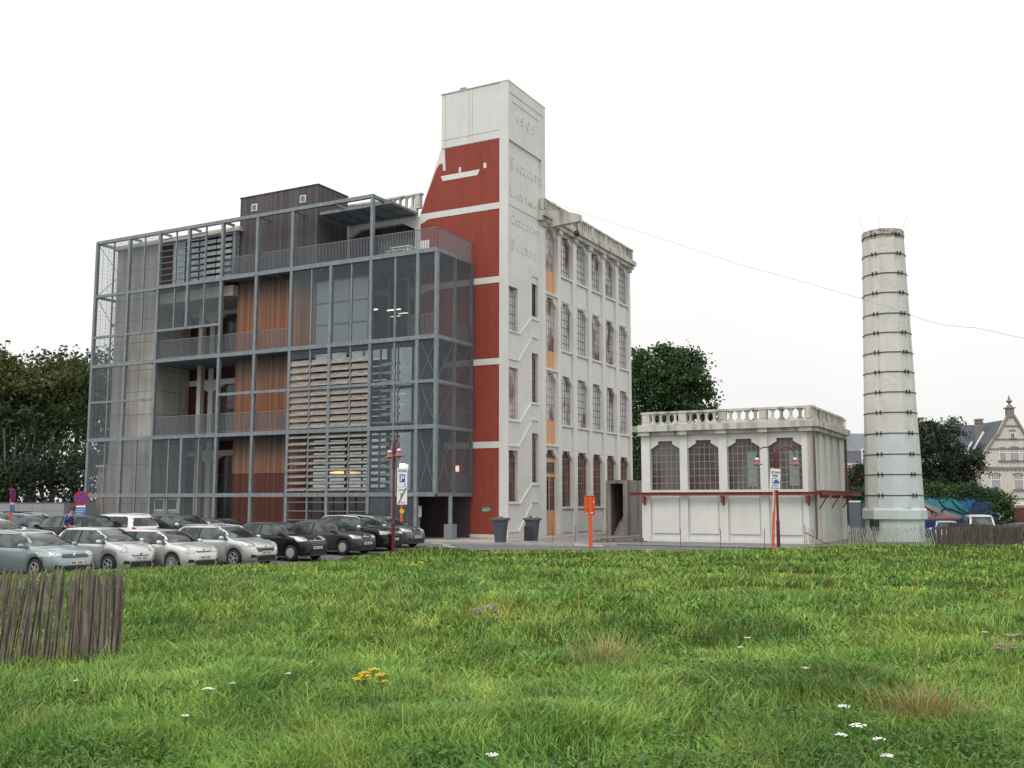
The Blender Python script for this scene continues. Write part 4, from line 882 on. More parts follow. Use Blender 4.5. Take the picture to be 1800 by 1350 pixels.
# ------------------------------------------------------------------ lamps, signs, letter box, planters
def street_lamp(label,x,y,z,ht,span,rz,sp_=1.0):
    t=thing('street_lamp',label,'street lamp',(x,y,z),rz,'dark red double-armed street lamps')
    b=MB(); b.lathe([(.085,0),(.085,1.25),(.06,1.3),(.055,ht-.55),(.055,ht-.2)],n=10); b.build('pole',M_LAMPRED,t)
    b=MB(); b.lathe([(.085,ht-1.35),(.085,ht-.35),(.03,ht-.3)],n=10); b.build('collar',M_LAMPRED,t)
    for s_ in (-1,1):
        r=span/4; b=MB(); pts=[(s_*.07,0,ht-1.0),(s_*.07,0,ht-r)]
        for i in range(1,13): a=math.pi*i/12; pts.append((s_*(.07+r-r*math.cos(a)),0,ht-r+r*math.sin(a)))
        xe=s_*(.07+2*r); pts.append((xe,0,ht-r-.12)); b.tube(pts,.03,8); b.build('arm',M_LAMPRED,t,True)
        zt_=ht-r-.1
        b=MB(); b.lathe([(.04,zt_),(.09,zt_-.045),(.105,zt_-.14),(.115,zt_-.22),(.17,zt_-.27),(.28,zt_-.32),(.28,zt_-.33),(.08,zt_-.30)],(xe,0,0),20)
        h=b.build('lamp_shade',M_LAMPHAT,t,True); b=MB(); b.lathe([(.042,zt_+.004),(.094,zt_-.043),(.104,zt_-.10),(.02,zt_-.101)],(xe,0,0),16); b.build('cap',M_WHITEP,h,True)
        b=MB(); b.lathe([(.155,zt_-.32),(.14,zt_-.36),(.07,zt_-.40),(.02,zt_-.41)],(xe,0,0),16); b.build('diffuser',mat('milky_glass',(.4,.4,.36),.2),h,True)
street_lamp('dark red double-armed street lamp at the end of the car row, seen almost edge-on',-5.35,46.0,.2,5.0,1.45,R(-68))
street_lamp('dark red double-armed street lamp in front of the annex, both arms spread wide',12.5,48.0,GZ,4.72,1.64,R(-3))
def tline(par,s,x,z,size,y=-.032,m=M_BLACK,rot=0):
    mt=Matrix.Translation((x,y,z))@Matrix.Rotation(R(90),4,'X')
    return text_mesh('lettering',s,size,.002,m,par,mt,align='CENTER',bold=True)
def pbadge(par,x,z,s):
    b=MB(); b.box(x-s*.42,x+s*.42,-.033,-.028,z-s*.6,z+s*.6); b.build('blue_square',M_LBL,par)
    text_mesh('lettering','P',s*1.25,.002,M_WHITEP,par,Matrix.Translation((x,-.037,z-s*.44))@Matrix.Rotation(R(90),4,'X'),align='CENTER',bold=True)
# upright double panel behind the end of the car row
t=thing('parking_sign','tall parking sign of two white panels on an orange post beside the left street lamp','sign',(-6.05,56.0,GZ),R(14))
b=MB(); b.lathe([(.07,0),(.07,2.1),(.05,3.9)],(0,.08,0),n=10); b.build('post',M_ORPOST,t)
b=MB(); b.box(-.28,.28,-.025,0,2.95,4.0); p1=b.build('upper_panel',M_WHITEP,t,bevel=.01); tline(p1,'ZONE',0,3.78,.17); pbadge(p1,0,3.42,.36); tline(p1,'5',.15,3.0,.2,m=M_LBL)
b=MB(); b.box(-.28,.28,-.025,0,1.98,2.93); p2=b.build('lower_panel',M_WHITEP,t,bevel=.01); tline(p2,'ZONE',0,2.74,.14,m=M_RAIL); tline(p2,'P',-.02,2.38,.34,m=M_RAIL); b=MB(); b.beam((-.2,-.036,2.02),(.22,-.036,2.9),.05,.004,up=(0,1,0)); b.build('diagonal_bar',M_BLACK,p2); tline(p2,'EINDE',.05,2.06,.1,m=M_RAIL)
b=MB(); b.lathe([(.13,-.01),(.13,.01)],n=8); me=b.build('yellow_badge',mat('yellow_plate',(.68,.66,.05),.5),t); me.location=(0,-.02,1.62); me.rotation_euler=(R(90),0,R(0)); tline(t,'2',0,1.56,.17,y=-.035)
# leaning sign
t=thing('parking_sign','leaning white parking sign on an orange post in front of the annex','sign',(11.95,46.9,GZ),R(4)); t.rotation_euler=(0,R(3.2),R(4))
b=MB(); b.lathe([(.07,0),(.065,2.9)],n=10); b.build('post',M_ORPOST,t)
b=MB(); b.box(-.075,.0,-.05,-.04,1.7,2.9); b.build('backing_strip',M_WHITEP,t)
b=MB(); b.box(-.24,.24,-.075,-.05,2.68,3.66); p1=b.build('panel',M_WHITEP,t,bevel=.01)
tline(p1,'ZONE',0,3.44,.15,y=-.08); tline(p1,'UITGEZ.',0,2.86,.085,y=-.08); tline(p1,'BEWONERS',0,2.75,.07,y=-.08)
b=MB(); b.box(-.13,.10,-.082,-.078,2.98,3.38); b.build('blue_square',M_LBL,p1); text_mesh('lettering','P',.4,.002,M_WHITEP,p1,Matrix.Translation((-.02,-.087,3.03))@Matrix.Rotation(R(90),4,'X'),align='CENTER',bold=True)
b=MB(); b.box(.10,.2,-.082,-.078,2.98,3.12); b.build('disc_symbol',mat('sign_light_blue',(.05,.2,.55),.5),p1)
# no-parking signs
def nopark(label,x,y,z,rz,ht):
    t=thing('no_stopping_sign',label,'sign',(x,y,z),rz,'no-stopping signs by the back row of cars')
    b=MB(); b.lathe([(.055,0),(.055,ht-.3)],n=8); b.build('post',M_ORPOST,t)
    def disc(r,r2,yy,m,nm,par):
        b=MB(); b.lathe([(r,-.01),(r,.01)],n=24); o=b.build(nm,m,par); o.location=(0,yy,ht-.33); o.rotation_euler=(R(90),0,0); return o
    MR=mat('sign_red',(.38,.02,.04),.45); o=disc(.33,0,-.07,MR,'disc',t); 
    b=MB()
    for k in range(4):
        a=R(90*k+45+0); c=[]
        for rr_,da in ((.06,0),(.25,-36),(.255,0),(.25,36)): c.append((rr_*math.cos(a+R(da)),rr_*math.sin(a+R(da))))
        a0=R(90*k); b.prism([(math.cos(a0)*.05+0,math.sin(a0)*.05),(math.cos(a0-.55)*.24,math.sin(a0-.55)*.24),(math.cos(a0)*.26,math.sin(a0)*.26),(math.cos(a0+.55)*.24,math.sin(a0+.55)*.24)],.012,.016,lambda u,v,w_:(u,v,w_))
    b.build('blue_quarter',M_LBL,o)
    b=MB(); b.box(-.2,.2,-.08,-.06,ht-.77,ht-.68); b.build('arrow_plate',M_WHITEP,t)
    b=MB(); b.box(-.25,.25,-.08,-.06,ht-1.12,ht-.79); q=b.build('blue_plate',mat('plate_blue',(.05,.17,.42),.5),t); b=MB()
    for k in range(3): b.box(-.18,.18-.05*k,-.084,-.08,ht-.88-.09*k,ht-.86-.09*k)
    b.build('lettering',M_WHITEP,q)
nopark('round red and blue no-stopping sign on an orange post left of the steel cage',-20.3,48.0,GZ,R(20),2.75-.1)
nopark('round no-stopping sign seen edge-on on an orange post near the low grey building',-23.6,48.0,GZ,R(94),2.88-.1)
# orange letter box on a post
t=thing('letter_box','orange-red letter box on an orange post at the lawn edge, seen from behind','letter box',(3.72,48.4,GZ-.02),R(3))
b=MB(); b.box(-.085,.085,-.05,.05,0,2.4); b.build('post',M_ORPOST,t)
MO2=mat('letter_box_orange',(.72,.10,.02),.4,var=.08,scale=3)
b=MB(); b.box(-.24,.24,.05,.4,1.55,2.42); bx=b.build('box',MO2,t,bevel=.02)
b=MB(); b.box(-.14,.14,.0,.05,2.24,2.32); b.box(-.2,.2,.0,.05,1.84,1.9); b.box(-.07,.07,-.07,-.05,1.6,2.3); b.box(-.25,.25,.02,.42,2.42,2.46); b.build('bracket',MO2,t)
for a_ in ((.12,.19,.038,.049,2.12,2.2),(-.21,-.13,.038,.049,1.58,1.63),(-.0,.12,-.075,-.071,1.62,1.66)): b=MB(); b.box(*a_); b.build('sticker',M_WHITEP,t)
# planters and bin
M_PLNT=mat('slate_blue_planter',(.058,.072,.10),.6,var=.15,scale=3); M_RIM=mat('planter_rim',(.10,.105,.11),.6)
def planter(label,x,y,h):
    t=thing('planter',label,'planter',(x,y,GZ-.01),R(-25),'tall square planters')
    s2=math.sqrt(2)
    b=MB(); b.lathe([(.215*s2,0),(.315*s2,h-.12)],n=4,rot=R(45)); b.build('tub',M_PLNT,t,bevel=.02)
    b=MB(); b.lathe([(.31*s2,h-.16),(.385*s2,h-.14),(.395*s2,h-.02),(.33*s2,h),(.31*s2,h-.05)],n=4,rot=R(45)); b.build('rim',M_RIM,t,bevel=.02)
    b=MB(); b.lathe([(.26*s2,h-.1),(.24*s2,h-.03)],n=4,rot=R(45)); b.build('soil',M_SOIL,t)
    for k in range(4):
        b=MB(); x0=rnd.uniform(-.25,.25); y0=rnd.uniform(-.2,.2)
        for i in range(26):
            a=rnd.uniform(0,6.28); l=rnd.uniform(.04,.12); c_=Vector((x0+rnd.uniform(-.08,.08),y0+rnd.uniform(-.08,.08),h-.03+rnd.uniform(0,.1))); d_=Vector((math.cos(a),math.sin(a),.5))*l; n_=Vector((-math.sin(a),math.cos(a),0))*.02
            b.add([c_-n_,c_+n_,c_+d_],[(0,1,2)])
        b.build('plant',(M_STEM,mat('dry_leaf',(.25,.2,.12),.9),M_WFL)[k%3],t)
planter('tall slate-blue planter in front of the white corner of the red wall',-.60,53.0,1.33)
planter('tall slate-blue planter partly behind the small black bin',1.1,55.2,1.3)
t=thing('litter_bin','small rounded black litter bin in front of the second planter','bin',(.84,54.5,GZ-.01),R(-20))
b=MB(); b.prism([(-.17,0),(.17,0),(.19,.75),(.14,.88),(.02,.93),(-.12,.9),(-.18,.8)],-.14,.14,lambda u,v,w_:(u,-w_,v)); b.build('body',mat('black_plastic',(.022,.022,.026),.5),t,bevel=.03)
b=MB(); b.prism([(.0,.62),(.15,.62),(.15,.72),(.0,.76)],.14,.15,lambda u,v,w_:(u,-w_,v)); b.build('opening',M_DARK,t)
# overhead cable
t=thing('overhead_cable','thin overhead cable crossing the sky from the mill roof past the chimney','cable',W(962,352,66))
O_=Vector(t.location); pts=[W(px,py,d)-O_ for px,py,d in ((962,352,66),(1040,381,62),(1150,415,58),(1300,465,54),(1400,492,52),(1517,526,50),(1590,549,49),(1625,562,48.5),(1660,571,48),(1700,575.5,47),(1715,576,46.8),(1760,586,46),(1860,608,44))]
b=MB(); b.tube(pts,.008,5,caps=False); b.build('cable',mat('grey_cable',(.25,.25,.25),.7),t)
# ------------------------------------------------------------------ cars
M_CGLASS=mat('car_glass',(.075,.10,.10),.05,col2=(.012,.016,.018),scale=1.6,detail=2,ramp=(.45,.58),spec=.55); M_TYRE=mat('tyre_rubber',(.018,.018,.018),.85); M_RIMM=mat('alloy_rim',(.40,.41,.42),.35,metal=.25); M_TRIM=mat('black_trim',(.018,.018,.02),.6)
M_HLAMP=mat('headlamp_glass',(.55,.57,.58),.12,metal=.45,var=.5,scale=14); M_TLAMP=mat('tail_lamp_red',(.40,.012,.015),.2); M_CHROME=mat('chrome',(.7,.7,.7),.15,metal=1); M_PLATE=mat('number_plate',(.66,.65,.62),.5); M_PLR=mat('plate_red',(.35,.03,.03),.5)
def paint(name,c,metal=.35): return mat('car_paint_'+name,c,.32,metal=metal,coat=.55,spec=.5 if c[1]>.2 else .15)
def pint(xs,ys,x): return float(np.interp(x,xs,ys))
def smooth_interp(pts,x):
    for (x0,y0),(x1,y1) in zip(pts,pts[1:]):
        if x<=x1: t=(x-x0)/(x1-x0) if x1>x0 else 0; t=max(0,t); return y0+(y1-y0)*(t*.55+.45*t*t*(3-2*t))
    return pts[-1][1]
STY={
 'hatch':dict(top=[(0,.40),(.012,.56),(.03,.64),(.10,.90),(.17,.975),(.32,1),(.50,.99),(.585,.945),(.63,.90),(.79,.655),(.86,.635),(.93,.585),(.97,.52),(.99,.44),(1,.33)],win=(.115,.60,.735)),
 'round':dict(top=[(0,.40),(.012,.56),(.03,.66),(.09,.90),(.17,.98),(.34,1),(.52,.985),(.60,.935),(.66,.86),(.82,.665),(.88,.64),(.94,.59),(.975,.52),(.99,.44),(1,.33)],win=(.105,.63,.76)),
 'estate':dict(top=[(0,.42),(.012,.60),(.03,.68),(.075,.92),(.12,.975),(.30,1),(.52,.985),(.60,.935),(.64,.885),(.775,.665),(.85,.645),(.93,.595),(.97,.53),(.99,.44),(1,.33)],win=(.075,.61,.735)),
 'suv':dict(top=[(0,.42),(.012,.60),(.03,.68),(.08,.92),(.13,.975),(.30,1),(.52,.99),(.60,.945),(.64,.90),(.755,.70),(.84,.68),(.93,.64),(.97,.58),(.99,.48),(1,.36)],win=(.08,.61,.72)),
 'van':dict(top=[(0,.42),(.01,.60),(.02,.9),(.06,.985),(.30,1),(.60,1),(.70,.97),(.76,.88),(.86,.60),(.92,.55),(.97,.5),(.99,.42),(1,.3)],win=(.08,.72,.82)),
}
def car(label,x,y,rz,L,Wd,H,style,pm,z=None,group=None,rails=False,two_tone=None,badge=None,spokes=8,hub=False,mirror=None,plate=M_TRIM,grille=(.30,.42,.53),lampz=(.47,.565),lampy=(.42,.90),cat='car',name='parked_car',roofm=None,door=5,zoff=0,tail=False,cladding=False):
    if z is None: z=lot_z(x,y)
    t=thing(name,label,cat,(x,y,z+zoff-.02),rz,group)
    st=STY[style]; top=[(a*L,c*H) for a,c in st['top']]; hw0=Wd/2
    plan=[(0,.80),(.02,.88),(.06,.945),(.15,.985),(.3,1),(.75,1),(.85,.975),(.92,.92),(.965,.84),(.988,.74),(1,.62)]
    wb=(.185*L,.815*L); RW=.315 if H<1.58 else .34; RA_=RW+.055
    xs=sorted(set([round(v,3) for v in np.linspace(0,L,58)]+[round(w_+RA_*math.cos(a),3) for w_ in wb for a in np.linspace(0,math.pi,13)]+[.02,.05,round(L-.02,3),round(L-.05,3)]))
    beltz=lambda xx:H*(.645-.045*(xx/L-.3)) if style!='van' else H*.56
    nose=H*.06; zb0=.17 if H<1.58 else .21
    rings=[]
    for xx in xs:
        T=smooth_interp(top,xx); w_=hw0*smooth_interp([(a*L,c) for a,c in plan],xx); g=min(1,max(0,(T-beltz(xx)-.02)/(.22*H))); B=min(beltz(xx),T-.05); zb=zb0
        if xx<.12: zb=zb0+.12*(1-xx/.12)
        if xx>L-.12: zb=zb0+.03*(1-(L-xx)/.12)
        za=0
        for wc in wb:
            if abs(xx-wc)<RA_: za=RW+math.sqrt(max(0,RA_**2-(xx-wc)**2))
        rw=w_*(.93-.20*g); lerp=lambda a,c,q:a+(c-a)*q
        p=[(0,max(zb,za)),(.86*w_,max(zb,za)),(.965*w_,max(zb+.05,za)),(1.0*w_,max(zb+.42*(B-zb),za+.02)),(.995*w_,max(B-.09,za+.04)),(.965*w_,max(B,za+.05))]
        T2=T; Bz=p[-1][1]
        p+=[(lerp(.93*w_,lerp(.965*w_,rw,.12),g),lerp(Bz+(T2-Bz)*.55,Bz+(T2-Bz)*.06,g)),(lerp(.88*w_,lerp(.95*w_,rw,.55),g),lerp(Bz+(T2-Bz)*.8,Bz+(T2-Bz)*.5,g)),(lerp(.78*w_,rw*.99,g),lerp(Bz+(T2-Bz)*.93,T2-.075,g)),(lerp(.6*w_,rw*.90,g),T2-.022),(rw*.55,T2-.006),(0,T2)]
        rings.append(p)
    n=len(rings[0]); vs=[];
    for xx,p in zip(xs,rings):
        for (yy,zz) in p: vs.append((xx-L/2,yy,zz))
        for (yy,zz) in p[1:-1][::-1]: vs.append((xx-L/2,-yy,zz))
    m_=2*n-2; fs=[]
    for i in range(len(xs)-1):
        for j in range(m_): fs.append((i*m_+j,i*m_+(j+1)%m_,(i+1)*m_+(j+1)%m_,(i+1)*m_+j))
    fs+=[tuple(range(m_)),tuple(range((len(xs)-1)*m_,len(xs)*m_))]
    b=MB(); b.v=vs; b.f=fs; bo=b.build('body',pm,t,True)
    bv=BVHTree.FromPolygons([Vector(v) for v in vs],fs)
    def dec(quad,ax,sgn,off=.006,nu=8,nv=5):
        q=[Vector(a) for a in quad]; P=[]; ok=[]
        for j in range(nv+1):
            for i in range(nu+1):
                u=i/nu; v=j/nv; a=(q[0]*(1-u)+q[1]*u)*(1-v)+(q[3]*(1-u)+q[2]*u)*v
                if ax=='z': o_=Vector((a.x,a.y,4)); d_=Vector((0,0,-1))
                elif ax=='y': o_=Vector((a.x,sgn*3,a.y)); d_=Vector((0,-sgn,0))
                else: o_=Vector((sgn*6,a.x,a.y)); d_=Vector((-sgn,0,0))
                hit=bv.ray_cast(o_,d_)
                if hit[0] is None: P.append((0,0,0)); ok.append(False); continue
                nn=hit[1]
                if nn.dot(d_)>0: nn=-nn
                P.append(hit[0]+nn*off+d_*(-off*.5)); ok.append(True)
        f=[]
        for j in range(nv):
            for i in range(nu):
                k=[j*(nu+1)+i,j*(nu+1)+i+1,(j+1)*(nu+1)+i+1,(j+1)*(nu+1)+i]
                if all(ok[z_] for z_ in k): f.append(tuple(k))
        return P,f
    def deco(name_,quads,ax,sgn,m,off=.006,par=t,nu=8,nv=5):
        b=MB()
        for q in quads:
            P,f=dec(q,ax,sgn,off,nu,nv)
            if f: b.add(P,f)
        return b.build(name_,m,par,True) if b.f else None
    X=lambda f:f*L-L/2
    a0,a1,a2=st['win']; zl=(.665 if style!='van' else .60)*H; zh=.925*H
    mid=(a0+a2)/2+.01
    for s_ in (-1,1):
        # side windows: rear quarter, rear door, front door
        def wq(f0,f1,tl=0,tr_=0): return [(X(f0),zl-.01),(X(f1),zl-.01),(X(f1-tr_),zh),(X(f0+tl),zh)]
        qs=[wq(a0+.005,a0+.085,.055,0),wq(a0+.10,mid-.045),wq(mid-.02,a2+.01,0,a2-a1+.01)] if door==5 else [wq(a0+.01,mid-.10,.055,0),wq(mid-.07,a2+.01,0,a2-a1+.01)]
        deco('window_surround',[[(X(a0)-.0,zl-.03),(X(a2+.012)+.03,zl-.03),(X(a1+.01),zh+.02),(X(a0+.05),zh+.02)]],'y',s_,M_TRIM,.003,nu=24,nv=6)
        for q_ in qs: deco('side_window',[q_],'y',s_,M_CGLASS,.009)
        deco('bonnet_seam',[[(X(a2+.06),s_*hw0*.80),(X(.955),s_*hw0*.60),(X(.955),s_*hw0*.615),(X(a2+.06),s_*hw0*.815)]],'z',1,M_TRIM,.003,nu=12,nv=1)
        seams=[[(X(mid-.032),.33),(X(mid-.032)+.014,.33),(X(mid-.032)+.014,zh),(X(mid-.032),zh)],[(X(a2-.005),.35),(X(a2-.005)+.014,.35),(X(a2-.005)+.014,zl-.02),(X(a2-.005),zl-.02)],[(X(a0+.10),zl-.35),(X(a0+.10)+.014,zl-.35),(X(a0+.10)+.014,zl),(X(a0+.10),zl)]]
        for q_ in seams: deco('door_seam',[q_],'y',s_,M_TRIM,.003,nu=1,nv=10)
        hd=[[(X(f),zl-.14),(X(f)+.17,zl-.14),(X(f)+.17,zl-.115),(X(f),zl-.115)] for f in (mid-.075,a0+.15)]
        for q_ in (hd if door==5 else hd[:1]): deco('door_handle',[q_],'y',s_,pm if not cladding else M_TRIM,.022,nu=3,nv=1)
        b=MB(); hx=X(a2-.035); yy=s_*(hw0+.085); b.lathe([(.02,-.075),(.07,-.055),(.085,0),(.07,.055),(.02,.075)],(hx,yy,zl+.045),12,sx=.8,sy=1.35); b.beam((hx+.01,s_*(hw0-.08),zl),(hx,yy,zl+.02),.06,.035); b.build('mirror',mirror or pm,t,True)
    deco('windscreen',[[(-hw0*.84,(.685 if style!='van' else .62)*H),(hw0*.84,(.685 if style!='van' else .62)*H),(hw0*.665,.945*H),(-hw0*.665,.945*H)]],'x',1,M_CGLASS,nu=12,nv=8)
    deco('rear_window',[[(-hw0*.76,.68*H),(hw0*.76,.68*H),(hw0*.64,.90*H),(-hw0*.64,.90*H)]],'x',-1,M_CGLASS,nu=12,nv=6)
    for s_ in (-1,1):
        y0,y1=hw0*lampy[0],hw0*lampy[1]
        deco('headlight',[[(s_*y0,lampz[0]*H+.02),(s_*y1,lampz[0]*H),(s_*(y1+.005),lampz[1]*H+.015),(s_*y0,lampz[1]*H-.02)]],'x',1,M_HLAMP,.012)
        deco('tail_light',[[(s_*hw0*.62,.56*H),(s_*hw0*.87,.54*H),(s_*hw0*.86,.66*H),(s_*hw0*.66,.64*H)]],'x',-1,M_TLAMP,.012)
        deco('fog_lamp',[[(s_*hw0*.55,.22*H),(s_*hw0*.80,.22*H),(s_*hw0*.78,.30*H),(s_*hw0*.6,.29*H)]],'x',1,M_TRIM,.004)
    gw,gz0,gz1=grille
    gr=deco('grille',[[(-gw*1.1*hw0/.9,gz0*H),(gw*1.1*hw0/.9,gz0*H),(gw*1.35*hw0/.9,gz1*H),(-gw*1.35*hw0/.9,gz1*H)]],'x',1,M_TRIM,.006,nu=10,nv=4)
    if gr:
        for k in range(3):
            zz=(gz0+(gz1-gz0)*(k+.5)/3)*H; deco('grille_bar',[[(-gw*1.15*hw0/.9,zz-.007),(gw*1.15*hw0/.9,zz-.007),(gw*1.2*hw0/.9,zz+.007),(-gw*1.2*hw0/.9,zz+.007)]],'x',1,M_CHROME if k==2 else M_RAIL,.014,gr,nu=10,nv=1)
    deco('lower_intake',[[(-hw0*.55,.15*H),(hw0*.55,.15*H),(hw0*.5,.27*H),(-hw0*.5,.27*H)]],'x',1,M_TRIM,.006,nu=8,nv=3)
    deco('bumper_lip',[[(-hw0*.8,.115*H+.02),(hw0*.8,.115*H+.02),(hw0*.8,.13*H+.03),(-hw0*.8,.13*H+.03)]],'x',1,M_RAIL if not cladding else M_TRIM,.01,nu=12,nv=1)
    if cladding:
        for s_ in (-1,1): deco('sill_cladding',[[(X(.10),.2),(X(.92),.2),(X(.92),.36),(X(.10),.36)]],'y',s_,M_TRIM,.006,nu=24,nv=3)
    for sg,z_ in ((1,.335*H),(-1,.47*H)):
        h=bv.ray_cast(Vector((sg*6,0,z_)),Vector((-sg,0,0)))
        if h[0]:
            xx=h[0].x+sg*.012; b=MB(); b.box(xx-.012,xx+.012,-.26,.26,z_-.055,z_+.055); pl=b.build('number_plate',M_PLATE,t); b=MB()
            for k in range(7):
                if k!=3: b.box(xx+sg*.013,xx+sg*.015,-.2+k*.06,-.165+k*.06,z_-.03,z_+.03)
            b.build('plate_character',plate,pl)
    h=bv.ray_cast(Vector((6,0,(gz1+.005)*H if not badge else (gz0+gz1)/2*H)),Vector((-1,0,0)))
    if h[0]:
        xx=h[0].x+.02; zz=h[0].z; b=MB()
        if badge=='diamond': b.add([(xx,0,zz+.13),(xx,.085,zz),(xx,0,zz-.13),(xx,-.085,zz),(xx+.02,0,zz+.07),(xx+.02,.045,zz),(xx+.02,0,zz-.07),(xx+.02,-.045,zz)],[(0,1,5,4),(1,2,6,5),(2,3,7,6),(3,0,4,7),(4,5,6,7)])
        else: b.lathe([(.05,-.01),(.05,.01)],(0,0,0),12)
        o=b.build('emblem',M_CHROME,t)
        if badge!='diamond': o.rotation_euler=(0,R(90),0); o.location=(xx,0,zz)
    for wc in wb:
        for s_ in (-1,1):
            b=MB(); b.lathe([(RW*.64,-.09),(RW*.9,-.1),(RW,-.07),(RW,.07),(RW*.9,.1),(RW*.66,.09)],n=24,caps=False); wo=b.build('wheel',M_TYRE,t,True); wo.rotation_euler=(R(90)*(-s_),0,0); wo.location=(wc-L/2,s_*(hw0-.115),RW)
            b=MB()
            if hub: b.lathe([(RW*.66,.07),(RW*.62,.092),(RW*.3,.10),(.02,.105)],n=20)
            else:
                b.lathe([(RW*.68,.088),(RW*.66,.1),(RW*.60,.1),(RW*.58,.05)],n=24,caps=False); b.lathe([(RW*.2,.05),(RW*.18,.088),(.02,.092)],n=12)
                for k in range(spokes):
                    a=2*math.pi*k/spokes; b.beam((math.cos(a)*RW*.15,math.sin(a)*RW*.15,.082),(math.cos(a)*RW*.6,math.sin(a)*RW*.6,.082),.045 if spokes<9 else .028,.02,up=(0,0,1))
            b.build('rim',M_RIMM,wo)
            b=MB(); b.lathe([(RW*.6,.02),(RW*.6,.03)],n=20); b.build('wheel_disc',M_TRIM,wo)
    if rails:
        for s_ in (-1,1):
            xr=[a0+.03,a0+.08,(a0+a1)/2,a1-.03,a1+.01]; pts=[]
            for i,f in enumerate(xr):
                h=bv.ray_cast(Vector((X(f),s_*hw0*.62,3)),Vector((0,0,-1))); pts.append(h[0]+Vector((0,0,.045 if 0<i<4 else .005)))
            b=MB(); b.tube(pts,.018,6); b.build('roof_rail',rails,t,True)
    h=bv.ray_cast(Vector((X(a0+.09),0,3)),Vector((0,0,-1)))
    if h[0]: b=MB(); b.tube([h[0],h[0]+Vector((-.12,0,.16))],.006,5); b.build('aerial',M_TRIM,t)
    # wipers
    b=MB(); zc=(.70 if style!='van' else .63)*H
    for y0 in (-.35,.2):
        p=[]
        for dy,dz in ((0,0),(.25,.03),(.45,.05)):
            h=bv.ray_cast(Vector((6,y0+dy,zc+dz)),Vector((-1,0,0))); 
            if h[0]: p.append(h[0]+Vector((.02,0,.02)))
        if len(p)>1: b.tube(p,.008,5)
    if b.f: b.build('wiper',M_TRIM,t)
    return t
rzF=-YAW; rzB=math.pi-YAW
def front(px_s,L): # centre of a car whose nose touches the front line at distance s along the row
    p=Vector(((px_s[0]-900)/F*px_s[1],px_s[1],0))-EX*(L/2); return p.x,p.y
silver=paint('silver',(.56,.57,.57),.6); aqua=paint('pale_aqua',(.27,.345,.355),.5); black=paint('black',(.010,.010,.013),.0); dgrey=paint('dark_grey',(.05,.052,.06),.3); gun=paint('gunmetal',(.12,.13,.155),.45); whitec=paint('white',(.72,.72,.71),.0); bluegrey=paint('blue_grey',(.06,.075,.10),.35); sgold=paint('light_silver',(.62,.62,.60),.5); navy=paint('deep_navy',(.015,.02,.05),.2)
G1='front row of parked cars facing the meadow'; G2='back row of parked cars'
x,y=front((-95,31.5),4.3); car('blue-grey car cut by the left edge, only its front corner in view',x,y,rzF,4.3,1.8,1.46,'hatch',bluegrey,group=G1)
x,y=front((145,32.6),4.62); car('pale aqua estate car with diamond badge and roof rails behind the paling fence',x,y,rzF,4.62,1.81,1.46,'estate',aqua,group=G1,rails=M_CHROME,badge='diamond',spokes=5,grille=(.42,.44,.54),lampz=(.47,.56),lampy=(.50,.97))
x,y=front((257,34.6),3.72); car('small rounded silver hatchback with a red-lettered plate, beside the aqua estate',x,y,rzF,3.72,1.66,1.54,'round',silver,group=G1,spokes=5,plate=M_PLR,grille=(.30,.38,.42),lampz=(.47,.60),lampy=(.52,.88))
x,y=front((368,35.8),4.15); car('light silver three-door hatchback with many-spoked rims, between the rounded one and the silver SUV-like hatchback',x,y,rzF,4.15,1.74,1.44,'hatch',sgold,group=G1,spokes=12,plate=M_PLR,door=3,grille=(.28,.455,.50),lampz=(.44,.53),lampy=(.45,.88))
x,y=front((474,38.3),4.4); car('newer silver crossover with chrome-edged oval grille, fourth from the left in the front row',x,y,rzF,4.4,1.83,1.50,'hatch',silver,group=G1,spokes=5,grille=(.36,.36,.47),lampz=(.49,.57),lampy=(.50,.95),rails=M_CHROME)
x,y=front((563,41.0),3.95); car('black hatchback with plain hub caps, right of the silver crossover',x,y,rzF,3.95,1.70,1.52,'hatch',black,group=G1,hub=True,grille=(.36,.40,.53),lampz=(.50,.62),lampy=(.50,.94))
x,y=front((650,44.0),4.06); car('dark grey hatchback with bright pointed headlamp, right of the black hatchback',x,y,rzF,4.06,1.69,1.44,'hatch',dgrey,group=G1,hub=True,grille=(.2,.42,.54),door=5)
x,y=front((697,46.3),4.2); car('black crossover with silver roof rails and white mirrors behind the dark red lamp post',x,y,rzF,4.2,1.79,1.54,'suv',black,group=G1,rails=M_WHITEP,mirror=M_WHITEP,cladding=True)
x,y=front((737,48.8),4.55); car('gunmetal estate with large bright headlamps at the right end of the front row',x,y,rzF,4.55,1.78,1.50,'estate',gun,group=G1,grille=(.28,.44,.56),lampz=(.49,.60))
def back(px,d,off=0): return (px-900)/F*d,d
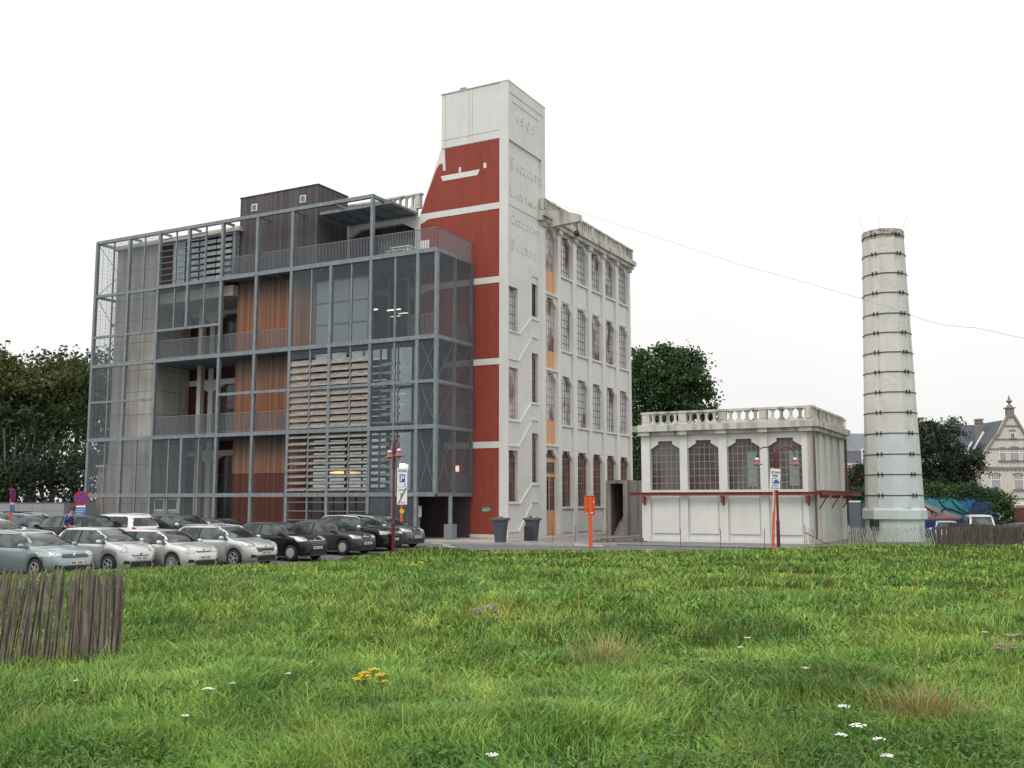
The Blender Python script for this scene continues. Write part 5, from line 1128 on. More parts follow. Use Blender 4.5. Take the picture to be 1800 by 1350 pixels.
for lab,px,d,rz,L,Wd,H,sty,pm,kw in (
 ('white car half hidden behind the aqua estate at the left edge',-10,42,rzF,4.3,1.78,1.50,'hatch',whitec,{}),
 ('blue-grey SUV with bright roof edge in the back row, left of the man',60,49.5,rzF,4.4,1.82,1.60,'suv',bluegrey,dict(rails=M_CHROME)),
 ('black SUV seen from behind, directly next to the man',128,45,rzB,4.5,1.85,1.62,'suv',black,{}),
 ('white tall hatchback seen from behind with red tail lamp and roof rails',208,46,rzB,4.2,1.78,1.62,'suv',whitec,dict(rails=M_CHROME)),
 ('low black car whose dark windscreen shows between the white and the grey ones',262,47,rzF,4.2,1.75,1.42,'hatch',black,{}),
 ('dark grey coupe-roofed car with pale side edge behind the silver crossover',322,49,rzF,4.5,1.84,1.60,'suv',dgrey,dict(mirror=M_WHITEP)),
 ('deep navy low car glimpsed in front of the red-brown boards',392,52,rzF,4.3,1.78,1.36,'hatch',navy,{}),
 ('dark blue estate mostly hidden behind the last two cars of the front row',655,60,rzF,4.5,1.8,1.48,'estate',navy,{})):
    x,y=back(px,d); car(lab,x,y,rz,L,Wd,H,sty,pm,group=G2,**kw)
# cars beyond the right-hand fence
x,y=back(1656,65); car('white compact van seen head-on beyond the dark paling fence',x,y,R(-112),4.2,1.7,1.62,'suv',whitec,group='cars beyond the right-hand fence')
x,y=back(1714,64); car('large white van with wide windscreen beyond the dark paling fence',x,y,R(-108),4.6,1.85,2.03,'van',whitec,group='cars beyond the right-hand fence',cat='van',name='parked_van')
x,y=back(1757,66); car('grey car with red tail lamps at the right, below the yellow board',x,y,R(165),4.3,1.8,1.50,'hatch',gun,group='cars beyond the right-hand fence')
# ------------------------------------------------------------------ person
def skin(name,pts,edges,rad_,m,parent,sub=2,root=0):
    me=bpy.data.meshes.new(name); me.from_pydata([tuple(p) for p in pts],edges,[]); o=bpy.data.objects.new(name,me); COL.objects.link(o); o.parent=parent
    md=o.modifiers.new('skin','SKIN'); md.use_smooth_shade=True
    if True:
        bm=bmesh.new(); bm.from_mesh(me); lay=bm.verts.layers.skin.verify(); bm.verts.ensure_lookup_table()
        for i,v in enumerate(bm.verts): v[lay].radius=rad_[i] if isinstance(rad_[i],(tuple,list)) else (rad_[i],rad_[i]); v[lay].use_root=(i==root)
        bm.to_mesh(me); bm.free()
    s=o.modifiers.new('sub','SUBSURF'); s.levels=sub; s.render_levels=sub
    me.materials.append(m); return o
pe=thing('person','man in a light blue and navy jumper looking down, standing among the parked cars','person',(-18.35,42.2,.42-.05),R(-12))
M_SKIN=mat('skin',(.50,.27,.19),.55); M_HAIR=mat('short_brown_hair',(.05,.03,.02),.8)
V=Vector
J=[V((0,0,.95)),V((.02,0,1.12)),V((.06,0,1.36)),V((.12,0,1.49)),V((.17,0,1.57)),V((.21,0,1.66)),V((.215,0,1.74)),  #0-6 pelvis..crown
   V((.07,.17,1.40)),V((.03,.25,1.15)),V((.19,.16,1.0)),V((.25,.10,.99)),  # left arm 7-10
   V((.07,-.17,1.40)),V((.04,-.25,1.14)),V((.2,-.13,1.02)),V((.26,-.06,1.01)), # right 11-14
   V((0,.1,.86)),V((.03,.11,.48)),V((0,.12,.08)),V((.14,.13,.03)),V((0,-.1,.86)),V((.02,-.11,.48)),V((-.02,-.12,.08)),V((.12,-.13,.03))]
Eg=[(0,1),(1,2),(2,3),(3,4),(4,5),(5,6),(2,7),(7,8),(8,9),(9,10),(2,11),(11,12),(12,13),(13,14),(0,15),(15,16),(16,17),(17,18),(0,19),(19,20),(20,21),(21,22)]
RD=[(.12,.15),(.11,.14),(.115,.16),(.06,.065),(.062,.06),(.095,.075),(.06,.05),.062,.046,.034,.03,.062,.046,.034,.03,.085,.06,.042,.035,.085,.06,.042,.035]
body=skin('body',J,Eg,RD,M_SKIN,pe)
skin('jumper',[J[0]+V((0,0,.02)),J[1],J[2],J[3]-V((0,0,.04)),J[7],J[8],J[9]*.8+J[8]*.2,J[11],J[12],J[13]*.8+J[12]*.2],[(0,1),(1,2),(2,3),(2,4),(4,5),(5,6),(2,7),(7,8),(8,9)],[(.14,.17),(.135,.165),(.135,.185),(.08,.09),.08,.062,.05,.08,.062,.05],mat('navy_knit',(.018,.028,.12),.9),pe)
skin('jumper_yoke',[J[2]-V((0,0,.03)),J[2]+V((0,0,.05)),J[3]-V((0,0,.03)),J[7],J[7]*.75+J[8]*.25,J[11],J[11]*.75+J[12]*.25],[(0,1),(1,2),(0,3),(3,4),(0,5),(5,6)],[(.142,.195),(.13,.18),(.085,.095),.09,.078,.09,.078],mat('pale_blue_knit',(.20,.28,.50),.9),pe)
skin('trousers',[J[0]+V((0,0,.03)),J[15],J[16],J[17]+V((0,0,.03)),J[19],J[20],J[21]+V((0,0,.03))],[(0,1),(1,2),(2,3),(0,4),(4,5),(5,6)],[(.145,.175),.10,.075,.06,.10,.075,.06],mat('dark_trousers',(.02,.02,.025),.9),pe)
b=MB(); b.lathe([(.02,-.02),(.085,-.01),(.108,.05),(.10,.11),(.06,.15),(.01,.16)],(.195,0,1.655),14,sx=1.02,sy=.86); b.build('hair',M_HAIR,pe,True)
b=MB()
for s_ in (-1,1):
    b.lathe([(.005,-.02),(.022,-.01),(.024,.01),(.01,.03)],(.205,s_*.082,1.66),8,sx=.9,sy=.5)
b.lathe([(.004,-.022),(.017,-.012),(.008,.02)],(.31,0,1.64),6); b.build('ears_and_nose',M_SKIN,pe,True)
b=MB()
for s_ in (-1,1): b.lathe([(.003,-.007),(.011,0),(.003,.007)],(.296,s_*.034,1.67),6)
b.build('eyes',M_BLACK,pe)
for s_,h in ((1,J[10]),(-1,J[14])):
    for k in range(4):
        yy=h.y-s_*.01+(k-1.5)*.018; l=[.075,.085,.08,.06][k]
        skin('finger',[h+V((0,0,0)),V((h.x+.035,yy,h.z-.005)),V((h.x+.03+l*.6,yy-s_*.01,h.z-.025)),V((h.x+.02+l*.7,yy-s_*.02,h.z-.05))],[(0,1),(1,2),(2,3)],[.016,.010,.009,.007],M_SKIN,pe,1)
    skin('thumb',[h,V((h.x+.02,h.y-s_*.03,h.z+.02)),V((h.x+.05,h.y-s_*.04,h.z+.02))],[(0,1),(1,2)],[.014,.011,.009],M_SKIN,pe,1)

# ------------------------------------------------------------------ vegetation
def leaf_mesh(name,P,N_,size,m,parent,seed,tint=(1,1,1),asp=.75,tv=.35,flatness=0.0):
    r=np.random.default_rng(seed); n=len(P)
    d=r.normal(0,1,(n,3)); d[:,2]*=(1-flatness); d/=np.linalg.norm(d,axis=1)[:,None]
    e=r.normal(0,1,(n,3)); 
    if flatness: e[:,2]*=.3
    e-=d*(e*d).sum(1)[:,None]; e/=np.linalg.norm(e,axis=1)[:,None]
    s=size*(.6+.8*r.random(n))[:,None]; d=d*s; e=e*s*asp
    V_=np.stack([P-d*.5,P+e*.5-d*.05,P+d*.5,P-e*.5-d*.05],1).reshape(-1,3)
    q=np.arange(n*4).reshape(-1,4)
    me=bpy.data.meshes.new(name); me.vertices.add(n*4); me.vertices.foreach_set('co',V_.ravel()); me.loops.add(n*4); me.loops.foreach_set('vertex_index',q.ravel().astype(np.int32))
    me.polygons.add(n); me.polygons.foreach_set('loop_start',(np.arange(n)*4).astype(np.int32)); me.polygons.foreach_set('loop_total',np.full(n,4,np.int32)); me.update()
    at=me.color_attributes.new('tint','FLOAT_COLOR','POINT'); c=np.ones((n,4)); k=(1-tv/2+tv*r.random(n))[:,None]; c[:,:3]=k*np.array(tint); c[:,0]*=1+.25*(r.random(n)-.5)
    if N_ is not None: c[:,:3]*=N_[:,None]
    at.data.foreach_set('color',np.repeat(c,4,0).ravel()); me.materials.append(m)
    o=bpy.data.objects.new(name,me); COL.objects.link(o); o.parent=parent; return o
def crown_points(blobs,nc,nl,cr,seed,fl=1.0):
    r=np.random.default_rng(seed); out=[];br=[]
    for (cx,cy,cz_,rx,ry,rz_) in blobs:
        k=int(nc*(rx*rz_)); 
        u=r.normal(0,1,(k,3)); u/=np.linalg.norm(u,axis=1)[:,None]; rr=(.45+.6*r.random(k)**.6)[:,None]
        c=np.array([cx,cy,cz_])+u*rr*np.array([rx,ry,rz_])
        for cc in c:
            m_=int(nl*(.5+r.random())); sc_=cr*(.6+.8*r.random()); out.append(cc+r.normal(0,1,(m_,3))*np.array([sc_,sc_,sc_*.6*fl])); br.append(np.full(m_,.75+.5*r.random()))
    return np.concatenate(out),np.concatenate(br)
M_BARK=mat('bark',(.12,.11,.095),.95,var=.5,scale=4,stretch=(1,1,.3)); M_BARKP=mat('pale_bark',(.13,.125,.11),.95,var=.4,scale=3)
M_LEAFA=leafmat('olive_leaves',(.105,.12,.035),(.05,.075,.026),.25,.25); M_LEAFB=leafmat('dark_green_leaves',(.068,.12,.04),(.036,.072,.03),.4,.22)
M_LEAFC=leafmat('cedar_needles',(.035,.055,.042),(.02,.035,.028),.5,.1); M_LEAFD=leafmat('yew_needles',(.036,.052,.027),(.022,.034,.018),.6,.1); M_LEAFE=leafmat('fresh_leaves',(.085,.15,.05),(.05,.10,.035),.4,.3); M_LEAFF=leafmat('very_dark_leaves',(.038,.058,.028),(.024,.038,.021),.4,.15)  # LEAFF is a very dark green for rear trees and undergrowth
def tree(label,x,y,blobs,mleaf,size,nc=1.0,nl=34,cr=.55,seed=1,trunk=.35,bark=None,name='broadleaf_tree',cat='tree',grp=None,fl=1.0,z=None,limbs=True,tint=(1,1,1),flat_=0.0,branches=()):
    z=WB[0] if z is None else z; t=thing(name,label,cat,(x,y,z),group=grp); P,B_=crown_points(blobs,nc,nl,cr,seed,fl); leaf_mesh('crown',P,B_,size,mleaf,t,seed+1,tint,flatness=flat_)
    if trunk:
        rr=random.Random(seed); ztop=max(b_[2] for b_ in blobs); b=MB(); pts=[(0,0,-.2)]; k=7
        for i in range(1,k): pts.append((rr.uniform(-.12,.12)*i*.5,rr.uniform(-.1,.1)*i,ztop*i/k))
        b.tube(pts,[trunk*(1-.75*i/(k-1)) for i in range(k)],9)
        if limbs:
            for (cx,cy,cz_,rx,ry,rz_) in blobs[:14]:
                s_=pts[min(k-1,max(1,int(k*cz_/ztop*.6)))]; mid=((s_[0]+cx)/2,(s_[1]+cy)/2,(s_[2]+cz_)/2-.2); b.tube([s_,mid,(cx,cy,cz_+rz_*.3)],[trunk*.4,trunk*.25,trunk*.06],6)
        for p_ in branches: b.tube(p_,[trunk*.5,trunk*.4,trunk*.2][:len(p_)],7)
        b.build('trunk',bark or M_BARK,t,True)
    return t
def blobset(seed,n,rx,z0,z1,br,ry=None):
    r=random.Random(seed); out=[]
    for i in range(n):
        zz=z0+(z1-z0)*((i+.5)/n); f=math.sin(math.pi*min(1,max(0,(zz-z0)/(z1-z0)*.8+.2)))**.6; a=r.uniform(0,6.28); q=r.uniform(.2,1)*f*(rx-br*.6); s_=br*r.uniform(.75,1.2)
        out.append((q*math.cos(a),q*math.sin(a)*(ry or rx)/rx,zz,s_,s_,s_*.8))
    return out
WB=[GZ]
def wz(py,d): return W(900,py,d).z-WB[0]
def wx(px,d): return (px-900)/F*d
# left wood: one olive crown in front, dark trees behind, cedars above
gL='trees of the park left of the steel cage'
d=92; K_=d/F
tree('broad olive-green tree at the left edge, the largest crown of the wood',wx(60,d),d,[(wx(px,d)-wx(60,d),rnd.uniform(-2,2),wz(py,d),3.6,3.2,2.4) for px,py in ((-60,690),(-20,668),(30,660),(70,662),(110,668),(150,690),(0,705),(50,700),(100,705),(-40,730))],M_LEAFA,.36,nc=4.6,nl=46,cr=.62,seed=21,trunk=.5,grp=gL,bark=M_BARKP)
tree('dark tree with pale forked trunk showing between the olive crown and the low grey building',wx(30,88),88,[(wx(px,88)-wx(30,88),rnd.uniform(-1,2),wz(py,88),2.7,2.5,2.0) for px,py in ((-30,760),(0,745),(60,742),(100,755),(-40,800),(120,790),(70,800))],M_LEAFB,.32,nc=2.9,nl=34,cr=.6,seed=31,trunk=.28,grp=gL,bark=M_BARKP,branches=([(0,0,2),(-.9,0,5.0),(-1.2,0,8.5)],[(1.0,0,1.5),(1.1,0,4.5),(1.6,0,8.5)],[(2.2,.5,1),(2.2,.5,5),(2.9,.5,8)]))
tree('very dark dense tree behind the wood at the left',wx(10,104),104,[(wx(px,104)-wx(10,104),rnd.uniform(-2,3),wz(py,104),4.4,3,3.4) for px,py in ((-60,700),(-10,720),(60,720),(-50,790),(20,800),(80,790),(120,720))],M_LEAFF,.4,nc=3.4,nl=34,cr=.8,seed=41,trunk=.5,grp=gL)
tree('dark tree seen through the wire mesh of the cage',wx(190,98),98,[(wx(px,98)-wx(190,98),rnd.uniform(-2,3),wz(py,98),3.3,3,2.8) for px,py in ((150,668),(190,665),(235,672),(150,720),(200,730),(245,730),(160,790),(215,800))],M_LEAFF,.36,nc=3.4,nl=34,cr=.7,seed=51,trunk=.5,grp=gL)
tree('brown-green undergrowth tree just above the low grey building',wx(80,84),84,[(wx(px,84)-wx(80,84),rnd.uniform(-1,1),wz(py,84),2.6,2,1.6) for px,py in ((-30,840),(20,835),(70,832),(110,820),(150,830),(0,870),(60,868),(120,865),(160,870))],M_LEAFF,.3,nc=5.0,nl=38,cr=.55,seed=61,trunk=.25,grp=gL)
def cedar(label,px,d,top,seed,wd):
    x=wx(px,d); zt=wz(top,d); r=random.Random(seed); bl=[]
    for i in range(9):
        zz=zt-i*.75; rad_=wd*(.18+.82*(i/8)**.7)
        for k in range(5 if i else 2):
            a=r.uniform(0,6.28); q=rad_*r.uniform(.35,1); bl.append((q*math.cos(a),q*math.sin(a)*.6,zz+r.uniform(-.2,.2),rad_*.42+.3,rad_*.35+.3,.16))
    return tree(label,x,d,bl,M_LEAFC,.26,nc=11,nl=22,cr=.22,seed=seed,trunk=.3,name='cedar_tree',grp='cedars rising above the wood',fl=.5,flat_=.7)
cedar('dark cedar top with flat branches rising left of centre of the wood',96,108,611,71,4.2); cedar('dark cedar top at the left edge of the photograph',2,108,603,75,5.2); cedar('smaller cedar top close to the steel cage',135,110,632,79,2.6)
# tree behind the mill
d=100; x0=wx(1182,d)
tree('dense round green tree between the mill and the annex roof',x0,d,[(wx(px,d)-x0,rnd.uniform(-2,2),wz(py,d),2.2,2.0,1.8) for px,py in ((1120,668),(1140,648),(1168,638),(1192,642),(1212,662),(1222,690),(1110,705),(1150,685),(1185,675),(1205,705),(1130,735),(1175,725),(1216,728),(1150,762),(1198,752),(1110,770),(1110,820),(1140,830))],M_LEAFB,.30,nc=9.5,nl=52,cr=.40,seed=81,trunk=.45,grp=None,tint=(1.0,1.05,1.0))
tree('dark shrub low behind the gap between mill and annex',wx(1115,86),86,[(0,0,wz(870,86),1.8,1.5,1.8),(0,0,wz(830,86),1.8,1.5,1.5)],M_LEAFF,.25,nc=6,nl=36,cr=.4,seed=83,trunk=.15,name='shrub',cat='shrub')
WB[0]=-.43
# right: yew, lighter tree, hedge and ivy
d=73; x0=wx(1660,d)
tree('very dark bushy yew right of the factory chimney',x0,d,[(wx(px,d)-x0,rnd.uniform(-1,1),wz(py,d),1.3,1.2,1.2) for px,py in ((1620,770),(1645,765),(1668,775),(1620,805),(1650,800),(1680,805),(1615,840),(1645,838),(1680,835),(1700,828),(1625,870),(1660,868),(1693,860))],M_LEAFD,.17,nc=20,nl=50,cr=.27,seed=91,trunk=.3,name='yew_tree')
tree('lighter green leafy tree rising behind the yew',wx(1662,104),104,[(wx(px,104)-wx(1662,104),0,wz(py,104),1.9,1.6,1.4) for px,py in ((1640,768),(1665,758),(1690,772),(1655,790),(1685,800))],M_LEAFE,.26,nc=5,nl=38,cr=.45,seed=95,trunk=.3)
tree('green bush in front of the brick house between annex and chimney',wx(1508,74),74,[(wx(px,74)-wx(1508,74),0,wz(py,74),.8,.8,.8) for px,py in ((1495,845),(1512,838),(1524,850),(1500,868),(1518,868),(1520,825))],M_LEAFD,.15,nc=22,nl=42,cr=.22,seed=97,trunk=.12,name='shrub',cat='shrub')
hd=[(wx(px,66)-wx(1700,66),0,wz(py,66),.75,.5,.42) for px,py in ((1625,868),(1645,866),(1665,864),(1688,864),(1712,866),(1735,870),(1752,880),(1756,902),(1752,893),(1757,922),(1640,860),(1700,860))]
tree('thick mass of ivy hanging over the painted wall',wx(1700,66),66-.1,hd,M_LEAFB,.13,nc=60,nl=46,cr=.2,seed=101,trunk=.06,name='ivy',cat='ivy',limbs=False)
tree('clipped green hedge between annex and chimney',wx(1506,67),67,[(wx(px,67)-wx(1506,67),0,wz(866,67),.5,.5,.45) for px in (1490,1500,1510,1520,1530)],M_LEAFB,.12,nc=60,nl=30,cr=.18,seed=103,trunk=.05,name='hedge',cat='hedge')
tree('small bright hedge at the right edge beyond the fence',wx(1806,56),56,[(wx(px,56)-wx(1806,56),0,wz(py,56),.5,.5,.45) for px,py in ((1797,942),(1810,940),(1825,942),(1840,942))],M_LEAFE,.10,nc=60,nl=34,cr=.16,seed=105,trunk=.04,name='hedge',cat='hedge')
# clover and plantain leaves low in the meadow
r_=np.random.default_rng(77); N_=130000; tt=r_.random(N_); yy=1/((1/4.3)+tt*((1/30.)-(1/4.3))); xx=(r_.random(N_)*2-1)*(.56*yy+2.5); k_=(vnoise(xx+51,yy-12,1.1)*.6+vnoise(xx,yy,.35)*.5)>.52; xx=xx[k_]; yy=yy[k_]; dl_,df_=edge_dist(xx,yy); k_=dl_>.3; xx=xx[k_]; yy=yy[k_]
PP=np.stack([xx,yy,mz(xx,yy)+.02+.10*r_.random(len(xx))],1)
o=leaf_mesh('clover',PP,None,.035,leafmat('clover_leaves',(.11,.22,.055),(.06,.145,.038),1.2,.15),None,78,flatness=.55); tag(o,'low clover and plantain leaves in patches between the grass','ground cover',kind='stuff')
# ------------------------------------------------------------------ painted wall
MD=68; U=lambda px:wx(px,MD); Z=lambda py:wz(py,MD)
mw=thing('mural_wall','garden wall painted with blue sky, pink haze and dark branching shapes beyond the chimney','painted wall',(0,MD,WB[0]))
mM=lambda u,v,w_:(u,-w_,v)
b=MB(); b.box(U(1500),U(1748),0,.3,0,Z(858)); b.build('wall',mat('mural_blue',(.03,.22,.42),.8,var=.5,scale=.6,col2=(.02,.11,.28)),mw)
def mp_(name,pts,m,o): 
    b=MB(); b.prism([(U(a),Z(c)) for a,c in pts],0,o,mM); return b.build(name,m,mw)
mp_('painted_area',[(1610,862),(1650,858),(1700,900),(1690,912),(1650,898),(1610,880)],mat('mural_teal',(.06,.34,.42),.8,var=.4,scale=1.5),.004)
mp_('painted_area',[(1612,880),(1650,896),(1690,910),(1680,915),(1612,918)],mat('mural_pink',(.46,.36,.34),.8,var=.3,scale=1.2),.006)
mp_('painted_area',[(1612,908),(1640,911),(1690,910),(1745,905),(1747,914),(1700,916),(1612,915)],mat('mural_rose',(.42,.16,.20),.8,var=.4,scale=1.5),.008)
mp_('painted_area',[(1612,914),(1680,913),(1695,900),(1705,885),(1722,880),(1735,890),(1748,900),(1748,931),(1612,931)],mat('mural_navy',(.02,.05,.20),.8,var=.6,scale=2,col2=(.05,.10,.26)),.010)
mp_('painted_area',[(1697,905),(1703,885),(1712,878),(1717,884),(1722,879),(1728,884),(1733,896),(1730,908),(1705,912)],mat('mural_slate',(.05,.07,.16),.8,var=.7,scale=3),.013)
mp_('painted_area',[(1500,880),(1527,880),(1527,931),(1500,931)],mat('mural_dark',(.05,.07,.12),.8,var=.9,scale=1.5,col2=(.2,.24,.28)),.006)
b=MB()
for pl_ in (((1618,890),(1630,897),(1640,902),(1638,908)),((1630,897),(1633,905)),((1645,880),(1655,893),(1668,896),(1690,905)),((1655,893),(1648,900)),((1668,880),(1680,895),(1700,905)),((1625,893),(1622,902))):
    b.tube([(U(a),-.012,Z(c)) for a,c in pl_],.045,5)
b.build('painted_branches',mat('mural_black',(.02,.02,.03),.8),mw)
t=thing('metal_cabin','plain blue-grey metal cabin wall between annex and painted wall','cabin',(wx(1496,66),66,WB[0])); b=MB(); b.box(-.45,.45,0,2,0,wz(881,66)); b.build('wall',mat('cabin_blue_grey',(.13,.15,.17),.6,var=.1),t); b=MB(); b.box(-.5,-.4,-.05,0,0,wz(881,66)); b.box(-.45,.45,-.03,0,wz(883,66),wz(880,66)); b.build('frame',M_WHITEP,t)
t=thing('advertising_board','tall rounded yellow board with a pale blue heart by the brick wall','board',(wx(1763,71),71,WB[0])); k=71/F
zc=wz(893,71); b=MB(); b.prism([(-.28,.3),(.28,.3),(.33,zc-.9),(.22,zc-.1),(.1,zc),(-.12,zc),(-.24,zc-.15),(-.3,zc-.7),(-.42,zc-1.1)],0,.08,mM); b.build('board',mat('yellow_board',(.80,.50,.01),.5),t)
b=MB(); b.prism([(0,zc-.85),(.2,zc-.6),(.17,zc-.45),(.08,zc-.43),(0,zc-.52),(-.08,zc-.43),(-.17,zc-.45),(-.2,zc-.6)],.08,.09,mM); b.build('heart',mat('heart_blue',(.10,.30,.42),.5),t)
t=thing('garden_wall','dark red brick garden wall at the right edge below the stone house','wall',(wx(1790,74),74,WB[0])); b=MB(); b.box(wx(1768,74)-t.location.x,9,0,.3,0,wz(894,74)); b.box(wx(1768,74)-t.location.x,9,-.04,.34,wz(894,74),wz(892,74)); b.build('wall',mat('garden_brick',(.14,.045,.032),.9,var=.25,scale=1),t)
# ------------------------------------------------------------------ houses
M_CREAM=mat('cream_brick',(.62,.58,.52),.9,var=.14,scale=2,bump=.05); M_BAND=mat('brown_stone_band',(.27,.245,.22),.9,var=.2); M_SLATE=mat('slate_roof',(.085,.095,.115),.7,var=.25,scale=6,stretch=(1,1,4)); M_BRICKR=mat('red_brick_house',(.25,.12,.075),.9,var=.3,scale=8)
HD=88; x0=wx(1779,HD); hu=lambda px:wx(px,HD)-x0; hv=lambda py:wz(py,HD)
h2=thing('gabled_house','cream brick house with tall pointed gable, stone finial and slate roof at the right edge','house',(x0,HD,WB[0]))
xl=hu(1722); xr=-xl; za=hv(731); zs=hv(772); 
b=MB(); b.prism([(xl,0),(xr,0),(xr,hv(806)),(hu(1836),hv(806)),(hu(1811),zs),(hu(1804),hv(766)),(hu(1785),za),(hu(1773),za),(hu(1754),hv(766)),(hu(1747),zs),(hu(1723),hv(806)),(xl,hv(806))],-.4,0,mM); b.box(xl,xr,.4,6,0,hv(806))
b.box(hu(1704),xl,1.2,6,0,hv(822)); b.build('wall',M_CREAM,h2)
b=MB()
for py,a in ((772,1747),(789,1737),(822,1720),(824.5,1720),(876,1712),(748.5,1765)): b.box(hu(a),-hu(a),-.08,0,hv(py)-.05,hv(py)+.06)
for p,q in (((1722,808),(1747,772)),((1747,771),(1754,765)),((1754,766),(1774,730))):
    for s_ in (1,-1): b.beam((s_*hu(p[0]),-.06,hv(p[1])),(s_*hu(q[0]),-.06,hv(q[1])),.14,.2)
for i in range(16): x_=xl+.2+i*(2*-xl-.4)/15; b.box(x_-.07,x_+.07,-.07,0,hv(828),hv(824.5))
b.build('stone_band',M_BAND,h2)
b=MB(); b.box(hu(1773.5),hu(1784.5),-.15,.4,za-.1,hv(718)); b.box(hu(1771.5),hu(1786.5),-.25,.5,hv(718),hv(716)); b.lathe([(.28,hv(716)),(.24,hv(713)),(.1,hv(711)),(.07,hv(709.5)),(.2,hv(707)),(.27,hv(705)),(.22,hv(704)),(.12,hv(702)),(.02,hv(694))],(0,.1,0),12); b.build('finial',M_BAND,h2)
def hwin(root,cx,z0,z1,wd,cur=True,mpx=mM,par=None):
    b=MB(); 
    b.box(cx-wd/2-.07,cx-wd/2,-.0,.05,z0,z1,lambda x,y,z:(x,-y,z)); b.box(cx+wd/2,cx+wd/2+.07,0,.05,z0,z1,lambda x,y,z:(x,-y,z)); b.box(cx-wd/2-.07,cx+wd/2+.07,0,.06,z1,z1+.07,lambda x,y,z:(x,-y,z)); zm=z0+(z1-z0)*.68
    b.box(cx-wd/2,cx+wd/2,0,.055,zm-.04,zm+.04,lambda x,y,z:(x,-y,z))
    for i in range(1,5): x_=cx-wd/2+wd*i/5; b.box(x_-.02,x_+.02,0,.05,zm,z1,lambda x,y,z:(x,-y,z))
    b.box(cx-wd/2,cx+wd/2,0,.05,z1-(z1-zm)*.5-.02,z1-(z1-zm)*.5+.02,lambda x,y,z:(x,-y,z))
    f=b.build('window',M_WHITEP,root); b=MB(); b.box(cx-wd/2,cx+wd/2,-.03,-.005,z0,z1); b.build('pane',mat('house_pane',(.16,.17,.18),.15,var=.3),f)
    if cur: b=MB(); b.box(cx-wd/2+.04,cx+wd/2-.04,-.045,-.031,z0+.05,zm-.06); b.build('curtain',mat('net_curtain',(.36,.38,.38),.9),f)
    b=MB(); b.box(cx-wd/2-.15,cx+wd/2+.15,-.14,0,z0-.12,z0); b.build('sill',M_BAND,f)
    b=MB(); r_=wd/2+.12
    for i in range(8):
        a=math.pi*(.15+.7*i/8); a2=math.pi*(.15+.7*(i+1)/8); b.beam((cx+r_*math.cos(a),-.05,z1-.1+r_*.55*math.sin(a)),(cx+r_*math.cos(a2),-.05,z1-.1+r_*.55*math.sin(a2)),.1,.14)
    b.build('arch',M_BAND,f)
for px in (1761.5,1781.5,1801.5): hwin(h2,hu(px),hv(809),hv(789),.5 if px!=1781.5 else .72)
for px in (1747,1786): hwin(h2,hu(px),hv(860),hv(835.5),.72)
hwin(h2,hu(1780.5),hv(769.5),hv(757),.32,False)
b=MB(); b.box(hu(1779),hu(1795),-.02,-.001,hv(891),hv(883)); w_=b.build('basement_window',M_WHITEP,h2); b=MB()
for i in range(5): b.box(hu(1780)+i*.15,hu(1780)+i*.15+.1,-.03,-.021,hv(891),hv(888))
b.build('pane',M_DARK,w_)
b=MB(); zr=hv(746.5); za2=hv(818)
vs=[(hu(1681),3,za2),(hu(1860),3,za2),(hu(1860),13,za2),(hu(1681),13,za2),(hu(1711),7,zr+.5),(hu(1850),7,zr+.5)]
b.add(vs,[(0,1,5,4),(1,2,5),(2,3,4,5),(3,0,4),(0,3,2,1)]); b.prism([(hu(1722),hv(806)),(hu(1779),za-.25),(hu(1836),hv(806))],-8,-.4,mM); b.build('roof',M_SLATE,h2)
b=MB(); b.box(hu(1683),hu(1860),3.1,12.9,0,za2); b.build('rear_wall',M_CREAM,h2)
b=MB(); b.box(hu(1754),hu(1761.5),3.4,4.2,hv(770),hv(733)); b.box(hu(1753),hu(1762.5),3.3,4.3,hv(738),hv(736)); b.box(hu(1752.5),hu(1763),3.3,4.3,hv(733),hv(730.5)); b.build('chimney_stack',M_BAND,h2)
b=MB(); b.box(hu(1728),hu(1735),6,7,hv(746),hv(742)); b.box(hu(1726),hu(1737),5.8,7.2,hv(742),hv(741)); b.build('chimney_cap',M_BAND,h2)
b=MB(); b.box(hu(1716),hu(1731),1.6,3.4,hv(812),hv(786)); dm=b.build('dormer',M_WHITEP,h2); b=MB(); b.box(hu(1718),hu(1722),1.56,1.6,hv(806),hv(789)); b.box(hu(1724.5),hu(1729.5),1.56,1.6,hv(806),hv(789)); b.build('pane',M_DARK,dm); b=MB(); b.prism([(hu(1713),hv(787)),(hu(1722),hv(775)),(hu(1738),hv(775)),(hu(1735),hv(787))],-3.6,-1.4,mM); b.build('dormer_roof',M_SLATE,dm)
b=MB()
for p,q in (((1713,788),(1721,775)),((1723,788),(1743,757))): b.beam((hu(p[0]),1.35,hv(p[1])),(hu(q[0]),1.35,hv(q[1])),.12,.12)
b.build('roof_edge_trim',M_WHITEP,dm)
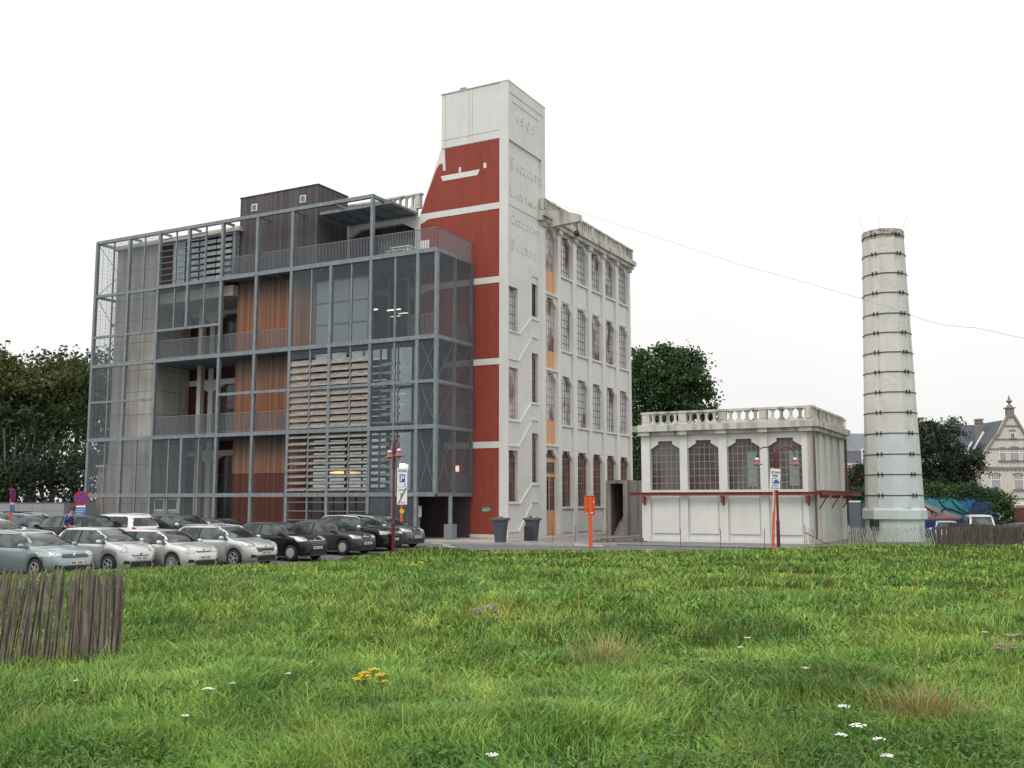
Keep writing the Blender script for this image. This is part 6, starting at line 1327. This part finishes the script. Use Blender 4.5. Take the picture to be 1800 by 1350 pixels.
# brick house with slate roof behind annex and chimney
HE=92; x0=wx(1560,HE); hu=lambda px:wx(px,HE)-x0; hv=lambda py:wz(py,HE)
h1=thing('brick_house','long brick house with grey slate mansard roof behind annex and chimney','house',(x0,HE,WB[0]))
b=MB(); b.box(hu(1470),hu(1665),0,9,0,hv(816)); b.build('wall',M_BRICKR,h1)
b=MB(); b.box(hu(1468),hu(1668),-.15,9,hv(818),hv(814)); b.box(hu(1468),hu(1668),-.1,0,hv(822),hv(820)); b.build('gutter',M_CREAM,h1)
b=MB(); b.box(hu(1470),hu(1665),.05,8,hv(814),hv(793)); b.prism([(0.02,hv(793)),(4,hv(757)),(8,hv(793))],hu(1466),hu(1668),lambda u,v,w_:(w_,u,v)); b.build('roof',mat('pale_slate_roof',(.17,.18,.21),.7,var=.15,scale=6),h1)
for px in (1521,1600,1650):
    b=MB(); b.box(hu(px-8),hu(px+8),-.12,1,hv(813),hv(789)); dm=b.build('dormer',M_WHITEP,h1); b=MB()
    for i in range(2):
        for j in range(3): b.box(hu(px-5.5)+i*.3,hu(px-5.5)+i*.3+.24,-.14,-.121,hv(811)+j*.36,hv(811)+j*.36+.3)
    b.build('pane',M_DARK,dm)
for a,c,t_,bt in ((1487,1495,738,770),(1623,1635,734,770)):
    b=MB(); b.box(hu(a),hu(c),1.2,2,hv(bt),hv(t_)); b.box(hu(a-.6),hu(c+.6),1.15,2.05,hv(t_+11),hv(t_+9.5)); b.box(hu(a-.6),hu(c+.6),1.15,2.05,hv(t_+15),hv(t_+13.5)); b.build('chimney_stack',M_CREAM,h1)
    b=MB(); b.box(hu(a-1.2),hu(c+1.2),1.1,2.1,hv(t_),hv(t_)-.12+.24); b.build('chimney_cap',M_BAND,h1)
WB[0]=GZ
# low grey building at the left
GD=72; x0=wx(50,GD)
t=thing('low_grey_building','low flat grey panelled building with a dark opening at the left edge','building',(x0,GD,GZ)); gu=lambda px:wx(px,GD)-x0; gv=lambda py:wz(py,GD)
b=MB(); b.box(gu(-80),gu(12),0,7,0,gv(884)); b.box(gu(63),gu(118),0,7,0,gv(884)); b.box(gu(12),gu(63),0,7,gv(899),gv(884)); b.box(gu(12),gu(63),2,7,0,gv(899)); b.build('wall',mat('pale_fibre_cement',(.30,.305,.32),.7,var=.08,scale=1),t)
b=MB(); b.box(gu(-80),gu(118.5),-.05,7.05,gv(884),gv(883)); 
b.build('roof_edge',M_ROOF,t); b=MB()
for px in (1,38,63.5,83): b.box(gu(px),gu(px)+.03,-.012,0,0,gv(884))
b.box(gu(-80),gu(12),-.012,0,gv(898.5),gv(898)); b.box(gu(63),gu(118),-.012,0,gv(898.5),gv(898)); b.build('panel_joint',M_RAIL,t); b=MB(); b.box(gu(12),gu(63),.3,.35,0,gv(899)); b.build('opening_shade_sheet',M_DARK,t)  # dark sheet painted in place of the shade inside the opening
# brick pier seen through the mesh
q=Vector(BORG)+S*(EX*-38.4+EY*.5); t=thing('brick_pier','weathered pinkish brick pier seen through the lower left mesh','pier',(q.x,q.y,q.z),-YAW,scale=S); b=MB(); b.box(-1.0,.75,-.5,.5,0,5.25); b.build('pier',mat('pinkish_brick',(.27,.18,.15),.9,var=.4,scale=3),t); b=MB(); b.box(-1.1,.85,-.6,.6,5.25,5.45); b.build('coping',M_CONC,t)
